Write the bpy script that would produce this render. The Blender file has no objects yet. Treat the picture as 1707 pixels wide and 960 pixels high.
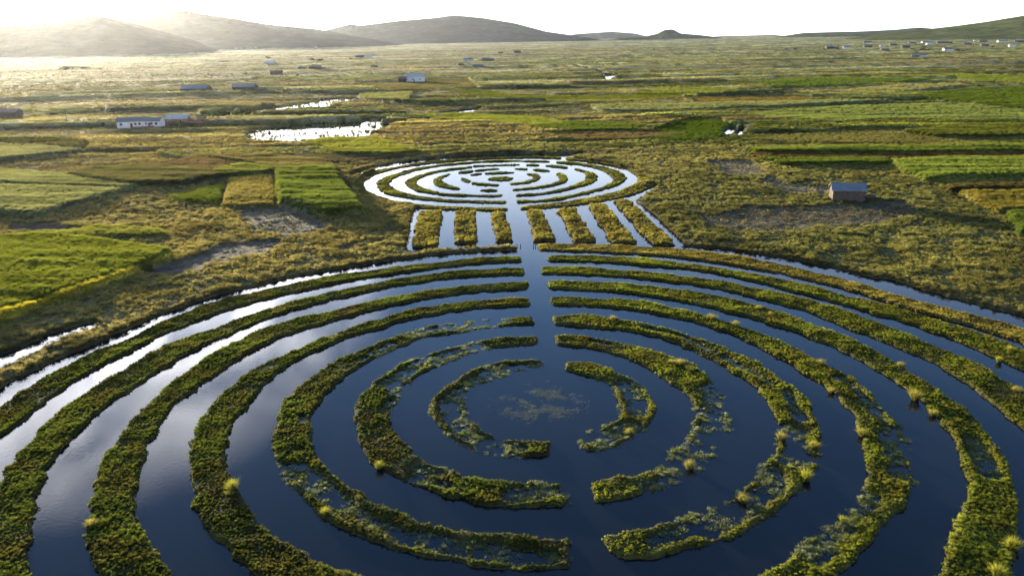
import bpy, bmesh, math, random
import numpy as np
from mathutils import Vector, Matrix
R = math.radians
S = bpy.context.scene
COL = S.collection
rng = np.random.default_rng(7)
random.seed(7)

# ------------------------------------------------------------------ camera
CAMH, FPX, PITCH, ROLL = 32.0, 1300.0, 0.309593, -0.01656
cp, sp, cr, sr = math.cos(PITCH), math.sin(PITCH), math.cos(ROLL), math.sin(ROLL)
cam = bpy.data.objects.new('camera', bpy.data.cameras.new('camera'))
COL.objects.link(cam)
Rv, Uv, Fv = Vector((cr, sr*sp, sr*cp)), Vector((-sr, cr*sp, cr*cp)), Vector((0, cp, -sp))
m = Matrix.Identity(4)
for i in range(3):
    m[i][0], m[i][1], m[i][2] = Rv[i], Uv[i], -Fv[i]
m[2][3] = CAMH
cam.matrix_world = m
cam.data.sensor_width = 36.0
cam.data.lens = FPX/1707*36
cam.data.clip_start, cam.data.clip_end = 0.5, 60000
S.camera = cam

def G(px, py, z=0.0):
    """ground point (height z) seen at a pixel of the survey photo"""
    u, v = (px-853.5)/FPX, -(py-480)/FPX
    u, v = cr*u - sr*v, sr*u + cr*v
    d = (u, cp+v*sp, -sp+v*cp)
    t = (z-CAMH)/d[2]
    return (d[0]*t, d[1]*t)
def GP(pts):
    return np.array([G(x, y) for x, y in pts])

# ------------------------------------------------------------------ sky + sun
SUN_AZ, SUN_EL = -31.5, 4.6          # degrees; azimuth from +Y, negative to the left
W = bpy.data.worlds.new('World'); S.world = W; W.use_nodes = True
nt = W.node_tree; nt.nodes.clear()
out = nt.nodes.new('ShaderNodeOutputWorld'); bg = nt.nodes.new('ShaderNodeBackground')
sky = nt.nodes.new('ShaderNodeTexSky'); sky.sky_type = 'NISHITA'; sky.sun_disc = False
sky.sun_elevation = R(SUN_EL); sky.sun_rotation = R(SUN_AZ); sky.altitude = 3800
sky.air_density = 1.0; sky.dust_density = 1.2; sky.ozone_density = 2.0
bg.inputs[1].default_value = 0.13
tc = nt.nodes.new('ShaderNodeTexCoord')
# thin high cloud streaks, laid out on a flat cloud deck overhead
sep = nt.nodes.new('ShaderNodeSeparateXYZ'); nt.links.new(tc.outputs['Generated'], sep.inputs[0])
zc = nt.nodes.new('ShaderNodeMath'); zc.operation = 'MAXIMUM'; zc.inputs[1].default_value = 0.02
nt.links.new(sep.outputs[2], zc.inputs[0])
dv = nt.nodes.new('ShaderNodeVectorMath'); dv.operation = 'DIVIDE'
cz = nt.nodes.new('ShaderNodeCombineXYZ')
for k in range(3): nt.links.new(zc.outputs[0], cz.inputs[k])
nt.links.new(tc.outputs['Generated'], dv.inputs[0]); nt.links.new(cz.outputs[0], dv.inputs[1])
mp = nt.nodes.new('ShaderNodeMapping'); mp.inputs['Scale'].default_value = (1.5, 0.75, 0.0)
mp.inputs['Rotation'].default_value = (0, 0, R(25))
nt.links.new(dv.outputs[0], mp.inputs[0])
nz = nt.nodes.new('ShaderNodeTexNoise'); nz.inputs['Scale'].default_value = 1.9
nz.inputs['Detail'].default_value = 9; nz.inputs['Roughness'].default_value = 0.6; nz.inputs['Distortion'].default_value = 0.6
nt.links.new(mp.outputs[0], nz.inputs['Vector'])
rmp = nt.nodes.new('ShaderNodeMapRange'); rmp.inputs['From Min'].default_value = 0.42; rmp.inputs['From Max'].default_value = 0.68
rmp.inputs['To Min'].default_value = 0.14
nt.links.new(nz.outputs['Fac'], rmp.inputs['Value'])
# closeness to the sun: clouds there are bright
dt = nt.nodes.new('ShaderNodeVectorMath'); dt.operation = 'DOT_PRODUCT'
dt.inputs[1].default_value = (math.sin(R(SUN_AZ)), math.cos(R(SUN_AZ)), 0.05)
nt.links.new(tc.outputs['Generated'], dt.inputs[0])
near = nt.nodes.new('ShaderNodeMapRange'); near.inputs['From Min'].default_value = 0.89; near.inputs['From Max'].default_value = 0.955
nt.links.new(dt.outputs['Value'], near.inputs['Value'])
nm = nt.nodes.new('ShaderNodeMath'); nm.operation = 'MULTIPLY_ADD'; nm.inputs[1].default_value = 1.0; nm.inputs[2].default_value = 0.0
nt.links.new(near.outputs[0], nm.inputs[0])
cf = nt.nodes.new('ShaderNodeMath'); cf.operation = 'MULTIPLY'
nt.links.new(rmp.outputs[0], cf.inputs[0]); nt.links.new(nm.outputs[0], cf.inputs[1])
tint = nt.nodes.new('ShaderNodeMix'); tint.data_type = 'RGBA'; tint.blend_type = 'MULTIPLY'; tint.inputs[0].default_value = 1
tint.inputs[7].default_value = (0.99, 1.0, 1.06, 1)
nt.links.new(sky.outputs[0], tint.inputs[6])
cm = nt.nodes.new('ShaderNodeMix'); cm.data_type = 'RGBA'; cm.inputs[7].default_value = (31, 30.5, 31, 1)
# milky air low over the horizon
hzr = nt.nodes.new('ShaderNodeMapRange'); hzr.inputs['From Min'].default_value = 0.34; hzr.inputs['From Max'].default_value = 0.05
hzr.inputs['To Max'].default_value = 0.8; hzr.interpolation_type = 'SMOOTHSTEP'
nt.links.new(sep.outputs[2], hzr.inputs['Value'])
hm = nt.nodes.new('ShaderNodeMix'); hm.data_type = 'RGBA'; hm.inputs[7].default_value = (6.4, 6.4, 6.5, 1)
nt.links.new(hzr.outputs[0], hm.inputs[0]); nt.links.new(tint.outputs[2], hm.inputs[6])
nt.links.new(cf.outputs[0], cm.inputs[0]); nt.links.new(hm.outputs[2], cm.inputs[6])
nt.links.new(cm.outputs[2], bg.inputs[0]); nt.links.new(bg.outputs[0], out.inputs[0])

sl = bpy.data.lights.new('sun', 'SUN'); sl.energy = 5.0; sl.angle = R(0.6); sl.color = (1, 0.85, 0.58)
so = bpy.data.objects.new('sun', sl); COL.objects.link(so)
sd_ = Vector((math.sin(R(SUN_AZ))*math.cos(R(SUN_EL)), math.cos(R(SUN_AZ))*math.cos(R(SUN_EL)), math.sin(R(SUN_EL))))
so.rotation_euler = sd_.to_track_quat('Z', 'Y').to_euler()
so.location = sd_*200

vs = S.view_settings
S.display_settings.display_device = 'sRGB'
vs.view_transform = 'Standard'; vs.look = 'None'; vs.gamma = 1; vs.exposure = 1.85
vs.use_curve_mapping = False
cy = S.cycles
cy.use_denoising = True
cy.max_bounces = 5; cy.diffuse_bounces = 2; cy.glossy_bounces = 3; cy.transmission_bounces = 3
cy.volume_bounces = 1; cy.transparent_max_bounces = 4
cy.use_adaptive_sampling = True; cy.adaptive_threshold = 0.015
cy.caustics_reflective = False; cy.caustics_refractive = False
cy.sample_clamp_indirect = 6

# ------------------------------------------------------------------ helpers
def hash2(ix, iy, seed):
    n = (ix.astype(np.int64)*374761393 + iy.astype(np.int64)*668265263 + seed*1442695041) & 0xffffffff
    n = ((n ^ (n >> 13))*1274126177) & 0xffffffff
    n = n ^ (n >> 16)
    return (n & 0xffffff)/float(0xffffff)
def vnoise(x, y, seed=0):
    ix, iy = np.floor(x), np.floor(y); fx, fy = x-ix, y-iy
    fx = fx*fx*(3-2*fx); fy = fy*fy*(3-2*fy)
    a, b = hash2(ix, iy, seed), hash2(ix+1, iy, seed)
    c, d = hash2(ix, iy+1, seed), hash2(ix+1, iy+1, seed)
    return (a*(1-fx)+b*fx)*(1-fy) + (c*(1-fx)+d*fx)*fy
def fbm(x, y, s, seed=0, octv=4, gain=0.5):
    """fractal noise, feature size s metres, range about -1..1"""
    t = 0; a = 1; n = 0
    for k in range(octv):
        t = t + a*(vnoise(x/s*2**k+37.1*k, y/s*2**k-11.7*k, seed+k)*2-1); n += a; a *= gain
    return t/n*1.6
def sstep(a, b, x):
    t = np.clip((x-a)/(b-a), 0, 1); return t*t*(3-2*t)
def sdf(P, poly, chunk=60000):
    """signed distance to a polygon, positive inside"""
    A = poly; B = np.roll(poly, -1, 0); o = np.empty(len(P))
    for s in range(0, len(P), chunk):
        p = P[s:s+chunk]
        d2 = np.full(len(p), 1e18); ins = np.zeros(len(p), bool)
        for a, b in zip(A, B):
            e = b-a; L = (e*e).sum()+1e-12
            w = p-a
            t = np.clip((w@e)/L, 0, 1)
            q = w-t[:, None]*e
            d2 = np.minimum(d2, (q*q).sum(1))
            c = (a[1] > p[:, 1]) != (b[1] > p[:, 1])
            if c.any():
                xi = a[0]+(p[:, 1]-a[1])*(b[0]-a[0])/((b[1]-a[1]) if b[1] != a[1] else 1e-12)
                ins ^= c & (p[:, 0] < xi)
        o[s:s+chunk] = np.where(ins, 1, -1)*np.sqrt(d2)
    return o
def linedist(P, line):
    d2 = np.full(len(P), 1e18)
    for a, b in zip(line[:-1], line[1:]):
        e = b-a; L = (e*e).sum()+1e-12; w = P-a
        t = np.clip((w@e)/L, 0, 1); q = w-t[:, None]*e
        d2 = np.minimum(d2, (q*q).sum(1))
    return np.sqrt(d2)

def mesh_np(name, V, F, mats=(), smooth=False, col=None):
    """V (n,3), F (m,3|4) -> mesh"""
    V = np.asarray(V, np.float32); F = np.asarray(F, np.int32); k = F.shape[1]
    me = bpy.data.meshes.new(name)
    me.vertices.add(len(V)); me.vertices.foreach_set('co', V.ravel())
    me.loops.add(F.size); me.loops.foreach_set('vertex_index', F.ravel())
    me.polygons.add(len(F)); me.polygons.foreach_set('loop_start', np.arange(0, F.size, k, dtype=np.int32))
    me.update(calc_edges=True)
    if col is not None:
        a = me.color_attributes.new('col', 'FLOAT_COLOR', 'POINT')
        c = np.ones((len(V), 4), np.float32); c[:, :3] = col; a.data.foreach_set('color', c.ravel())
    me.polygons.foreach_set('use_smooth', np.full(len(F), smooth))
    for mt in mats: me.materials.append(mt)
    me.validate()
    return me
def link(name, me, parent=None, loc=None):
    o = bpy.data.objects.new(name, me); COL.objects.link(o)
    if parent: o.parent = parent
    if loc is not None: o.location = loc
    return o
def tag(o, label=None, cat=None, group=None, kind=None):
    if label: o['label'] = label
    if cat: o['category'] = cat
    if group: o['group'] = group
    if kind: o['kind'] = kind
    return o

class MB:
    def __init__(s): s.v = []; s.f = []
    def poly(s, pts):
        n = len(s.v); s.v += [tuple(p) for p in pts]; s.f.append(tuple(range(n, n+len(pts))))
    def box(s, x0, x1, y0, y1, z0, z1):
        n = len(s.v)
        s.v += [(x, y, z) for z in (z0, z1) for y in (y0, y1) for x in (x0, x1)]
        for f in ((0, 2, 3, 1), (4, 5, 7, 6), (0, 1, 5, 4), (2, 6, 7, 3), (0, 4, 6, 2), (1, 3, 7, 5)):
            s.f.append(tuple(n+i for i in f))
    def prism(s, prof, x0, x1):
        """profile in (y,z), run along x"""
        n = len(s.v); k = len(prof)
        s.v += [(x0, y, z) for y, z in prof]+[(x1, y, z) for y, z in prof]
        s.f.append(tuple(n+i for i in reversed(range(k)))); s.f.append(tuple(n+k+i for i in range(k)))
        for i in range(k):
            j = (i+1) % k; s.f.append((n+i, n+j, n+k+j, n+k+i))
    def mesh(s, name, mat):
        me = bpy.data.meshes.new(name); me.from_pydata(s.v, [], s.f); me.materials.append(mat)
        bm = bmesh.new(); bm.from_mesh(me); bmesh.ops.recalc_face_normals(bm, faces=bm.faces); bm.to_mesh(me); bm.free()
        return me

# ------------------------------------------------------------------ materials
def newmat(name):
    mt = bpy.data.materials.new(name); mt.use_nodes = True
    n = mt.node_tree.nodes; return mt, mt.node_tree, n['Principled BSDF'], n['Material Output']
def noise_node(t, scale, detail=4, rough=0.55, coord='Object', vec=None):
    c = t.nodes.new('ShaderNodeTexCoord'); n = t.nodes.new('ShaderNodeTexNoise')
    n.inputs['Scale'].default_value = scale; n.inputs['Detail'].default_value = detail; n.inputs['Roughness'].default_value = rough
    t.links.new(vec if vec is not None else c.outputs[coord], n.inputs['Vector']); return n
def mat_plain(name, c, rough=0.8, var=0.25, scale=1.2, metal=0.0, bump=0.0):
    mt, t, b, o = newmat(name)
    n = noise_node(t, scale)
    r = t.nodes.new('ShaderNodeValToRGB')
    r.color_ramp.elements[0].color = tuple(x*(1-var) for x in c)+(1,); r.color_ramp.elements[0].position = 0.3
    r.color_ramp.elements[1].color = tuple(min(1, x*(1+var)) for x in c)+(1,); r.color_ramp.elements[1].position = 0.7
    t.links.new(n.outputs['Fac'], r.inputs[0]); t.links.new(r.outputs[0], b.inputs['Base Color'])
    b.inputs['Roughness'].default_value = rough; b.inputs['Metallic'].default_value = metal
    if bump:
        bp = t.nodes.new('ShaderNodeBump'); bp.inputs['Strength'].default_value = bump; bp.inputs['Distance'].default_value = 0.05
        t.links.new(n.outputs['Fac'], bp.inputs['Height']); t.links.new(bp.outputs[0], b.inputs['Normal'])
    return mt
def mat_roof(name, c, metal=0.0, rough=0.5):
    mt = mat_plain(name, c, rough, 0.18, 0.7, metal)
    t = mt.node_tree; b = t.nodes['Principled BSDF']
    tc = t.nodes.new('ShaderNodeTexCoord'); w = t.nodes.new('ShaderNodeTexWave'); w.bands_direction = 'X'
    w.inputs['Scale'].default_value = 1.6; t.links.new(tc.outputs['Object'], w.inputs['Vector'])
    bp = t.nodes.new('ShaderNodeBump'); bp.inputs['Strength'].default_value = 0.5; bp.inputs['Distance'].default_value = 0.04
    t.links.new(w.outputs['Fac'], bp.inputs['Height']); t.links.new(bp.outputs[0], b.inputs['Normal'])
    return mt

# leaf / blade material: colour from the plant it belongs to, lit through from behind
def mat_blade(name, attr_type, transl=0.5):
    mt, t, b, o = newmat(name); t.nodes.remove(b)
    a = t.nodes.new('ShaderNodeAttribute'); a.attribute_type = attr_type; a.attribute_name = 'col' if attr_type == 'GEOMETRY' else 'tint'
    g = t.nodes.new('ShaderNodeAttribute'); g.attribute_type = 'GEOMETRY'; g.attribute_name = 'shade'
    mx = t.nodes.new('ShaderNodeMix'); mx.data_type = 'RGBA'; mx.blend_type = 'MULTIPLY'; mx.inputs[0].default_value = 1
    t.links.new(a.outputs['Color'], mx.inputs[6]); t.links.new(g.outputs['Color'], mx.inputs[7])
    d = t.nodes.new('ShaderNodeBsdfDiffuse'); tr = t.nodes.new('ShaderNodeBsdfTranslucent')
    hue = t.nodes.new('ShaderNodeMix'); hue.data_type = 'RGBA'; hue.blend_type = 'MULTIPLY'; hue.inputs[0].default_value = 1
    hue.inputs[7].default_value = (1.1, 1.12, 0.8, 1)
    t.links.new(mx.outputs[2], hue.inputs[6]); t.links.new(mx.outputs[2], d.inputs[0]); t.links.new(hue.outputs[2], tr.inputs[0])
    s = t.nodes.new('ShaderNodeMixShader'); s.inputs[0].default_value = transl
    t.links.new(d.outputs[0], s.inputs[1]); t.links.new(tr.outputs[0], s.inputs[2]); t.links.new(s.outputs[0], o.inputs[0])
    return mt
M_BLADE = mat_blade('grass_blades', 'INSTANCER', .6)

def mat_land(name, near_bump=1.0):
    mt, t, b, o = newmat(name)
    a = t.nodes.new('ShaderNodeAttribute'); a.attribute_name = 'col'
    geo = t.nodes.new('ShaderNodeNewGeometry')
    n1 = noise_node(t, 0.9, 5, 0.65, vec=geo.outputs['Position']); n2 = noise_node(t, 6.0, 3, 0.6, vec=geo.outputs['Position'])
    n3 = noise_node(t, 0.06, 5, 0.6, vec=geo.outputs['Position']); n4 = noise_node(t, 0.22, 4, 0.6, vec=geo.outputs['Position'])
    def mul(fac_out, lo, hi, cin):
        mr = t.nodes.new('ShaderNodeMapRange'); mr.inputs['From Min'].default_value = 0.3; mr.inputs['From Max'].default_value = 0.7
        mr.inputs['To Min'].default_value = lo; mr.inputs['To Max'].default_value = hi
        t.links.new(fac_out, mr.inputs['Value'])
        v = t.nodes.new('ShaderNodeVectorMath'); v.operation = 'SCALE'
        t.links.new(cin, v.inputs[0]); t.links.new(mr.outputs[0], v.inputs['Scale']); return v.outputs[0]
    c = mul(n1.outputs['Fac'], 0.6, 1.35, a.outputs['Color'])
    c = mul(n2.outputs['Fac'], 0.8, 1.2, c)
    c = mul(n3.outputs['Fac'], 0.8, 1.2, c)
    c = mul(n4.outputs['Fac'], 0.7, 1.3, c)
    t.links.new(c, b.inputs['Base Color']); b.inputs['Roughness'].default_value = 0.95
    b.inputs['Specular IOR Level'].default_value = 0.1
    ad = t.nodes.new('ShaderNodeMath'); ad.operation = 'MULTIPLY_ADD'; ad.inputs[1].default_value = 0.35
    t.links.new(n2.outputs['Fac'], ad.inputs[0]); t.links.new(n1.outputs['Fac'], ad.inputs[2])
    bp = t.nodes.new('ShaderNodeBump'); bp.inputs['Strength'].default_value = 1.0; bp.inputs['Distance'].default_value = 0.5*near_bump
    t.links.new(ad.outputs[0], bp.inputs['Height']); bp2 = t.nodes.new('ShaderNodeBump'); bp2.inputs['Strength'].default_value = 1.0; bp2.inputs['Distance'].default_value = 1.6*near_bump
    t.links.new(n4.outputs['Fac'], bp2.inputs['Height']); t.links.new(bp2.outputs[0], bp.inputs['Normal'])
    t.links.new(bp.outputs[0], b.inputs['Normal'])
    return mt
M_LAND = mat_land('meadow_ground', 1.0); M_SOIL = mat_land('island_turf', 0.35)

mt, t, b, o = newmat('still_water'); M_WATER = mt
geo = t.nodes.new('ShaderNodeNewGeometry')
b.inputs['Base Color'].default_value = (0.008, 0.011, 0.016, 1); b.inputs['IOR'].default_value = 1.33
n1 = noise_node(t, 3.0, 3, 0.5, vec=geo.outputs['Position']); n2 = noise_node(t, 0.12, 5, 0.6, vec=geo.outputs['Position'])
mr = t.nodes.new('ShaderNodeMapRange'); mr.inputs['From Min'].default_value = 0.45; mr.inputs['From Max'].default_value = 0.65
mr.inputs['To Min'].default_value = 0.015; mr.inputs['To Max'].default_value = 0.07
t.links.new(n2.outputs['Fac'], mr.inputs['Value']); t.links.new(mr.outputs[0], b.inputs['Roughness'])
bp = t.nodes.new('ShaderNodeBump'); bp.inputs['Strength'].default_value = 0.3; bp.inputs['Distance'].default_value = 0.008
t.links.new(n1.outputs['Fac'], bp.inputs['Height']); t.links.new(bp.outputs[0], b.inputs['Normal'])

# ------------------------------------------------------------------ grass clump templates (only ever seen as instances)
def clump(name, n, rad, h, w, lean, seed, kind='blade'):
    r = np.random.default_rng(seed); V = []; F = []; Cc = []
    for i in range(n):
        a = r.uniform(0, 2*math.pi); q = rad*math.sqrt(r.uniform(0, 1)); x, y = q*math.cos(a), q*math.sin(a)
        la = a+r.normal(0, 0.7); ln = lean*(0.3+q/rad)*r.uniform(0.5, 1.3); hh = h*r.uniform(0.55, 1.15)*(1-0.35*(q/rad)**2)
        ta = r.uniform(0, math.pi); ww = w*r.uniform(0.6, 1.3); cx_, cy_ = math.cos(ta)*ww, math.sin(ta)*ww
        k = len(V); dx, dy = math.cos(la)*ln*hh, math.sin(la)*ln*hh
        z0 = -0.08
        if kind == 'blade':
            V += [(x-cx_, y-cy_, z0), (x+cx_, y+cy_, z0), (x+dx*.35+cx_*.8, y+dy*.35+cy_*.8, hh*.6), (x+dx*.35-cx_*.8, y+dy*.35-cy_*.8, hh*.6), (x+dx, y+dy, hh)]
            F += [(k, k+1, k+2), (k, k+2, k+3), (k+3, k+2, k+4)]
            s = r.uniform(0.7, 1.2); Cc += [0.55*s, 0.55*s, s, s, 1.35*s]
        else:   # small leaf patch held at some height
            zz = hh*r.uniform(0.3, 1); nx, ny = r.normal(0, .5, 2)
            e1 = np.array((math.cos(ta), math.sin(ta), nx))*ww; e2 = np.array((-math.sin(ta), math.cos(ta), ny))*ww*.8
            c0 = np.array((x, y, zz))
            for p in (c0-e1, c0-e2, c0+e1, c0+e2): V.append(tuple(p))
            F += [(k, k+1, k+2), (k, k+2, k+3)]
            s = r.uniform(0.7, 1.3); Cc += [s]*4
    me = mesh_np(name, V, F, [M_BLADE])
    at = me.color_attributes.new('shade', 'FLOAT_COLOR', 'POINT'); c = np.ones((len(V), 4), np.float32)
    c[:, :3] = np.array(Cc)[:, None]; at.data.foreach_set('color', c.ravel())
    return bpy.data.objects.new(name, me)
# 0,1 low leafy mats; 2,3 grass tussocks; 4 thin reed sprigs
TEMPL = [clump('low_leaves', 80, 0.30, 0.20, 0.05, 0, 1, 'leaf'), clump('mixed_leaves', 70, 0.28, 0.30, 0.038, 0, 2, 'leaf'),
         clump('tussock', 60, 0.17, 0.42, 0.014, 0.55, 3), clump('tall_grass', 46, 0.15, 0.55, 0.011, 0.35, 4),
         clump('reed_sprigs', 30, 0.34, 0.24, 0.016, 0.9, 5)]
ng = bpy.data.node_groups.new('scatter_plants', 'GeometryNodeTree')
ng.interface.new_socket('Geometry', in_out='INPUT', socket_type='NodeSocketGeometry')
ng.interface.new_socket('Geometry', in_out='OUTPUT', socket_type='NodeSocketGeometry')
gi, go = ng.nodes.new('NodeGroupInput'), ng.nodes.new('NodeGroupOutput')
def nattr(nm, ty):
    n = ng.nodes.new('GeometryNodeInputNamedAttribute'); n.data_type = ty; n.inputs['Name'].default_value = nm; return n.outputs['Attribute']
jn = ng.nodes.new('GeometryNodeJoinGeometry')
rt, sc, ix = nattr('rot', 'FLOAT_VECTOR'), nattr('scl', 'FLOAT_VECTOR'), nattr('idx', 'INT')
for k, tobj in enumerate(TEMPL):
    cmpn = ng.nodes.new('FunctionNodeCompare'); cmpn.data_type = 'INT'; cmpn.operation = 'EQUAL'
    ng.links.new(ix, cmpn.inputs[2]); cmpn.inputs[3].default_value = k
    oi = ng.nodes.new('GeometryNodeObjectInfo'); oi.inputs['Object'].default_value = tobj; oi.inputs['As Instance'].default_value = True
    ip = ng.nodes.new('GeometryNodeInstanceOnPoints')
    ng.links.new(gi.outputs[0], ip.inputs['Points']); ng.links.new(cmpn.outputs[0], ip.inputs['Selection'])
    ng.links.new(oi.outputs['Geometry'], ip.inputs['Instance'])
    er = ng.nodes.new('FunctionNodeEulerToRotation'); ng.links.new(rt, er.inputs[0]); ng.links.new(er.outputs[0], ip.inputs['Rotation'])
    ng.links.new(sc, ip.inputs['Scale']); ng.links.new(ip.outputs[0], jn.inputs[0])
ng.links.new(jn.outputs[0], go.inputs[0])

def scatter(name, P, idx, scl, col, parent=None, sclz=None):
    """P (n,3): one plant per point"""
    n = len(P)
    me = bpy.data.meshes.new(name); me.vertices.add(n); me.vertices.foreach_set('co', np.asarray(P, np.float32).ravel())
    def at(nm, ty, arr, key):
        a = me.attributes.new(nm, ty, 'POINT'); a.data.foreach_set(key, np.ascontiguousarray(arr).ravel())
    rot = np.zeros((n, 3), np.float32); rot[:, 2] = rng.uniform(0, 6.28, n); rot[:, 0] = rng.normal(0, .08, n); rot[:, 1] = rng.normal(0, .08, n)
    s3 = np.repeat(np.asarray(scl, np.float32)[:, None], 3, 1)
    if sclz is not None: s3[:, 2] = sclz
    at('rot', 'FLOAT_VECTOR', rot, 'vector'); at('scl', 'FLOAT_VECTOR', s3, 'vector'); at('idx', 'INT', np.asarray(idx, np.int32), 'value')
    c4 = np.ones((n, 4), np.float32); c4[:, :3] = np.clip(col, 0.004, 0.9); at('tint', 'FLOAT_COLOR', c4, 'color')
    o = link(name, me, parent); o['kind'] = 'stuff'
    md = o.modifiers.new('plants', 'NODES'); md.node_group = ng
    return o

# ------------------------------------------------------------------ surveyed outlines (photo pixels, turned into ground metres)
CB = np.array([0.08236, 2.0363])*CAMH        # centre of the big circle
CS = np.array([-0.0818, 5.8796])*CAMH        # centre of the small circle
def polar(pts, c, ext=None):
    g = GP(pts)-c; th = np.arctan2(g[:, 0], g[:, 1]); r = np.hypot(g[:, 0], g[:, 1])
    return th, r
def edge(pts, c, side, th_end=None, r_end=None, unwrap=False):
    th, r = polar(pts, c)
    th = th*side
    th = np.where(th < -2.2, th+2*math.pi, th) if not unwrap else th
    o = np.argsort(th); th, r = th[o], r[o]
    if th_end is not None and th_end > th[-1]+0.03:
        r_end = r[-3:].mean() if r_end is None else r_end
        k = np.linspace(th[-1]+0.08, th_end, 14)
        r = np.concatenate([r, r[-1]+(r_end-r[-1])*np.minimum(1, (k-th[-1])/0.5)]); th = np.concatenate([th, k])
    return th, r
def band(outer, inner, c, side, close=False):
    """ring segment polygon from outer + inner shore lines"""
    te = math.pi-0.075*52/60 if close else None
    to, ro = edge(outer, c, side); ti, ri = edge(inner, c, side)
    if close:
        # run on out of sight round to the entrance channel
        def ext(t, r):
            gap = 1.25/r[-1]*1.0; off = CHO/r[-1]
            e = math.pi-gap-(off if side > 0 else -off)
            if e > t[-1]+.03:
                k = np.linspace(t[-1]+.04, e, 16); r = np.concatenate([r, np.full(16, r[-3:].mean())]); t = np.concatenate([t, k])
            return t, r
        to, ro = ext(to, ro); ti, ri = ext(ti, ri)
    n = 140
    def rs(t, r):
        tt = np.linspace(t[0], t[-1], n); rr = np.interp(tt, t, r)
        k = np.array([1, 2, 3, 2, 1.])/9; pad = np.concatenate([[rr[0]]*2, rr, [rr[-1]]*2]); rr = np.convolve(pad, k, 'valid')
        return np.stack([c[0]+side*rr*np.sin(tt), c[1]+rr*np.cos(tt)], 1)
    return np.concatenate([rs(to, ro), rs(ti, ri)[::-1]])
# channel offset from the centre line at the near side
_ch = GP([(948, 750), (981, 920)]); CHO = (_ch[1][0]-CB[0])

big = {}
big['1L'] = band([(904,602),(831,605),(772,623),(743,643),(715,678),(719,701),(737,719),(762,738),(791,751),(825,758),(862,763),(925,761)],
                 [(889,618),(860,623),(813,634),(784,655),(775,679),(787,701),(809,716),(831,727),(872,733),(922,735)], CB, -1)
big['1R'] = band([(941,605),(988,605),(1026,617),(1055,634),(1075,649),(1089,672),(1087,704),(1072,719),(1025,743),(978,754)],
                 [(939,617),(967,625),(996,637),(1014,649),(1026,664),(1032,678),(1034,688),(1019,704),(994,719),(969,732)], CB, 1)
big['2L'] = band([(895,563),(834,564),(799,570),(743,582),(667,609),(626,637),(594,675),(588,688),(591,716),(606,754),(625,782),(663,797),(716,819),(747,830),(825,844),(888,849),(944,840)],
                 [(895,577),(840,579),(795,585),(743,605),(705,623),(684,634),(661,658),(651,678),(650,694),(656,719),(675,738),(700,760),(738,776),(788,794),(878,804),(942,807)], CB, -1)
big['2R'] = band([(925,561),(967,560),(1017,568),(1073,582),(1114,593),(1150,606),(1180,628),(1203,655),(1213,685),(1212,735),(1200,757),(1175,776),(1119,810),(1062,830),(990,838)],
                 [(928,575),(982,583),(1037,599),(1087,620),(1125,646),(1143,658),(1158,679),(1156,707),(1144,729),(1128,746),(1100,770),(1062,790),(994,797),(983,805)], CB, 1)
big['3L'] = band([(892,529),(848,529),(760,540),(693,549),(675,557),(626,573),(591,587),(538,614),(503,640),(468,675),(453,726),(453,744),(462,776),(475,797),(506,835),(531,860),(575,885),(625,910),(700,929),(762,937),(841,949),(903,955),(957,951)],
                 [(893,542),(851,543),(760,556),(697,565),(678,576),(640,590),(605,608),(567,637),(541,664),(532,678),(525,694),(522,722),(531,757),(553,785),(606,826),(669,857),(762,885),(841,891),(947,896),(956,898)], CB, -1)
big['3R'] = band([(917,529),(976,526),(1026,533),(1099,546),(1143,558),(1187,573),(1231,590),(1266,608),(1295,628),(1342,662),(1365,703),(1372,731),(1366,766),(1356,785),(1342,813),(1331,822),(1291,854),(1237,891),(1150,916),(1056,938),(1019,935)],
                 [(923,542),(982,546),(1055,555),(1114,570),(1166,593),(1201,608),(1231,628),(1260,649),(1283,678),(1297,722),(1297,744),(1275,772),(1241,807),(1212,835),(1156,860),(1081,877),(1019,888),(1003,900)], CB, 1)
big['4L'] = band([(886,498),(816,500),(743,508),(684,517),(626,535),(538,564),(494,585),(435,607),(390,639),(353,671),(321,717),(313,758),(319,818),(330,868),(367,914),(408,946)],
                 [(887,511),(831,513),(758,520),(684,533),(626,551),(582,564),(504,598),(458,630),(422,667),(390,708),(383,749),(394,804),(422,850),(458,887),(527,928),(568,955)], CB, -1, True)
big['4R'] = band([(917,497),(967,497),(1055,501),(1114,513),(1172,526),(1231,544),(1289,564),(1342,589),(1374,607),(1420,630),(1461,667),(1493,703),(1511,749),(1523,795),(1511,836),(1479,882),(1433,928)],
                 [(918,510),(996,513),(1070,520),(1143,535),(1201,552),(1260,579),(1298,599),(1342,623),(1387,657),(1420,699),(1438,749),(1436,822),(1401,864),(1342,914),(1268,955)], CB, 1, True)
big['5L'] = band([(882,472),(801,476),(714,485),(626,503),(550,520),(458,541),(367,584),(312,619),(257,662),(202,717),(170,763),(151,841),(144,887),(158,955)],
                 [(883,483),(816,486),(728,497),(655,511),(567,533),(509,551),(458,566),(390,607),(335,644),(284,690),(247,745),(238,795),(238,864),(257,914),(289,958)], CB, -1, True)
big['5R'] = band([(909,470),(967,470),(1055,476),(1143,485),(1231,503),(1289,517),(1345,538),(1424,566),(1479,598),(1525,625),(1571,657),(1617,690),(1653,735),(1681,777),(1697,818),(1701,910)],
                 [(911,482),(996,486),(1084,495),(1172,510),(1231,526),(1289,544),(1342,561),(1424,598),(1479,630),(1525,662),(1562,699),(1589,745),(1603,795),(1603,850),(1580,900),(1562,955)], CB, 1, True)
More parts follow.
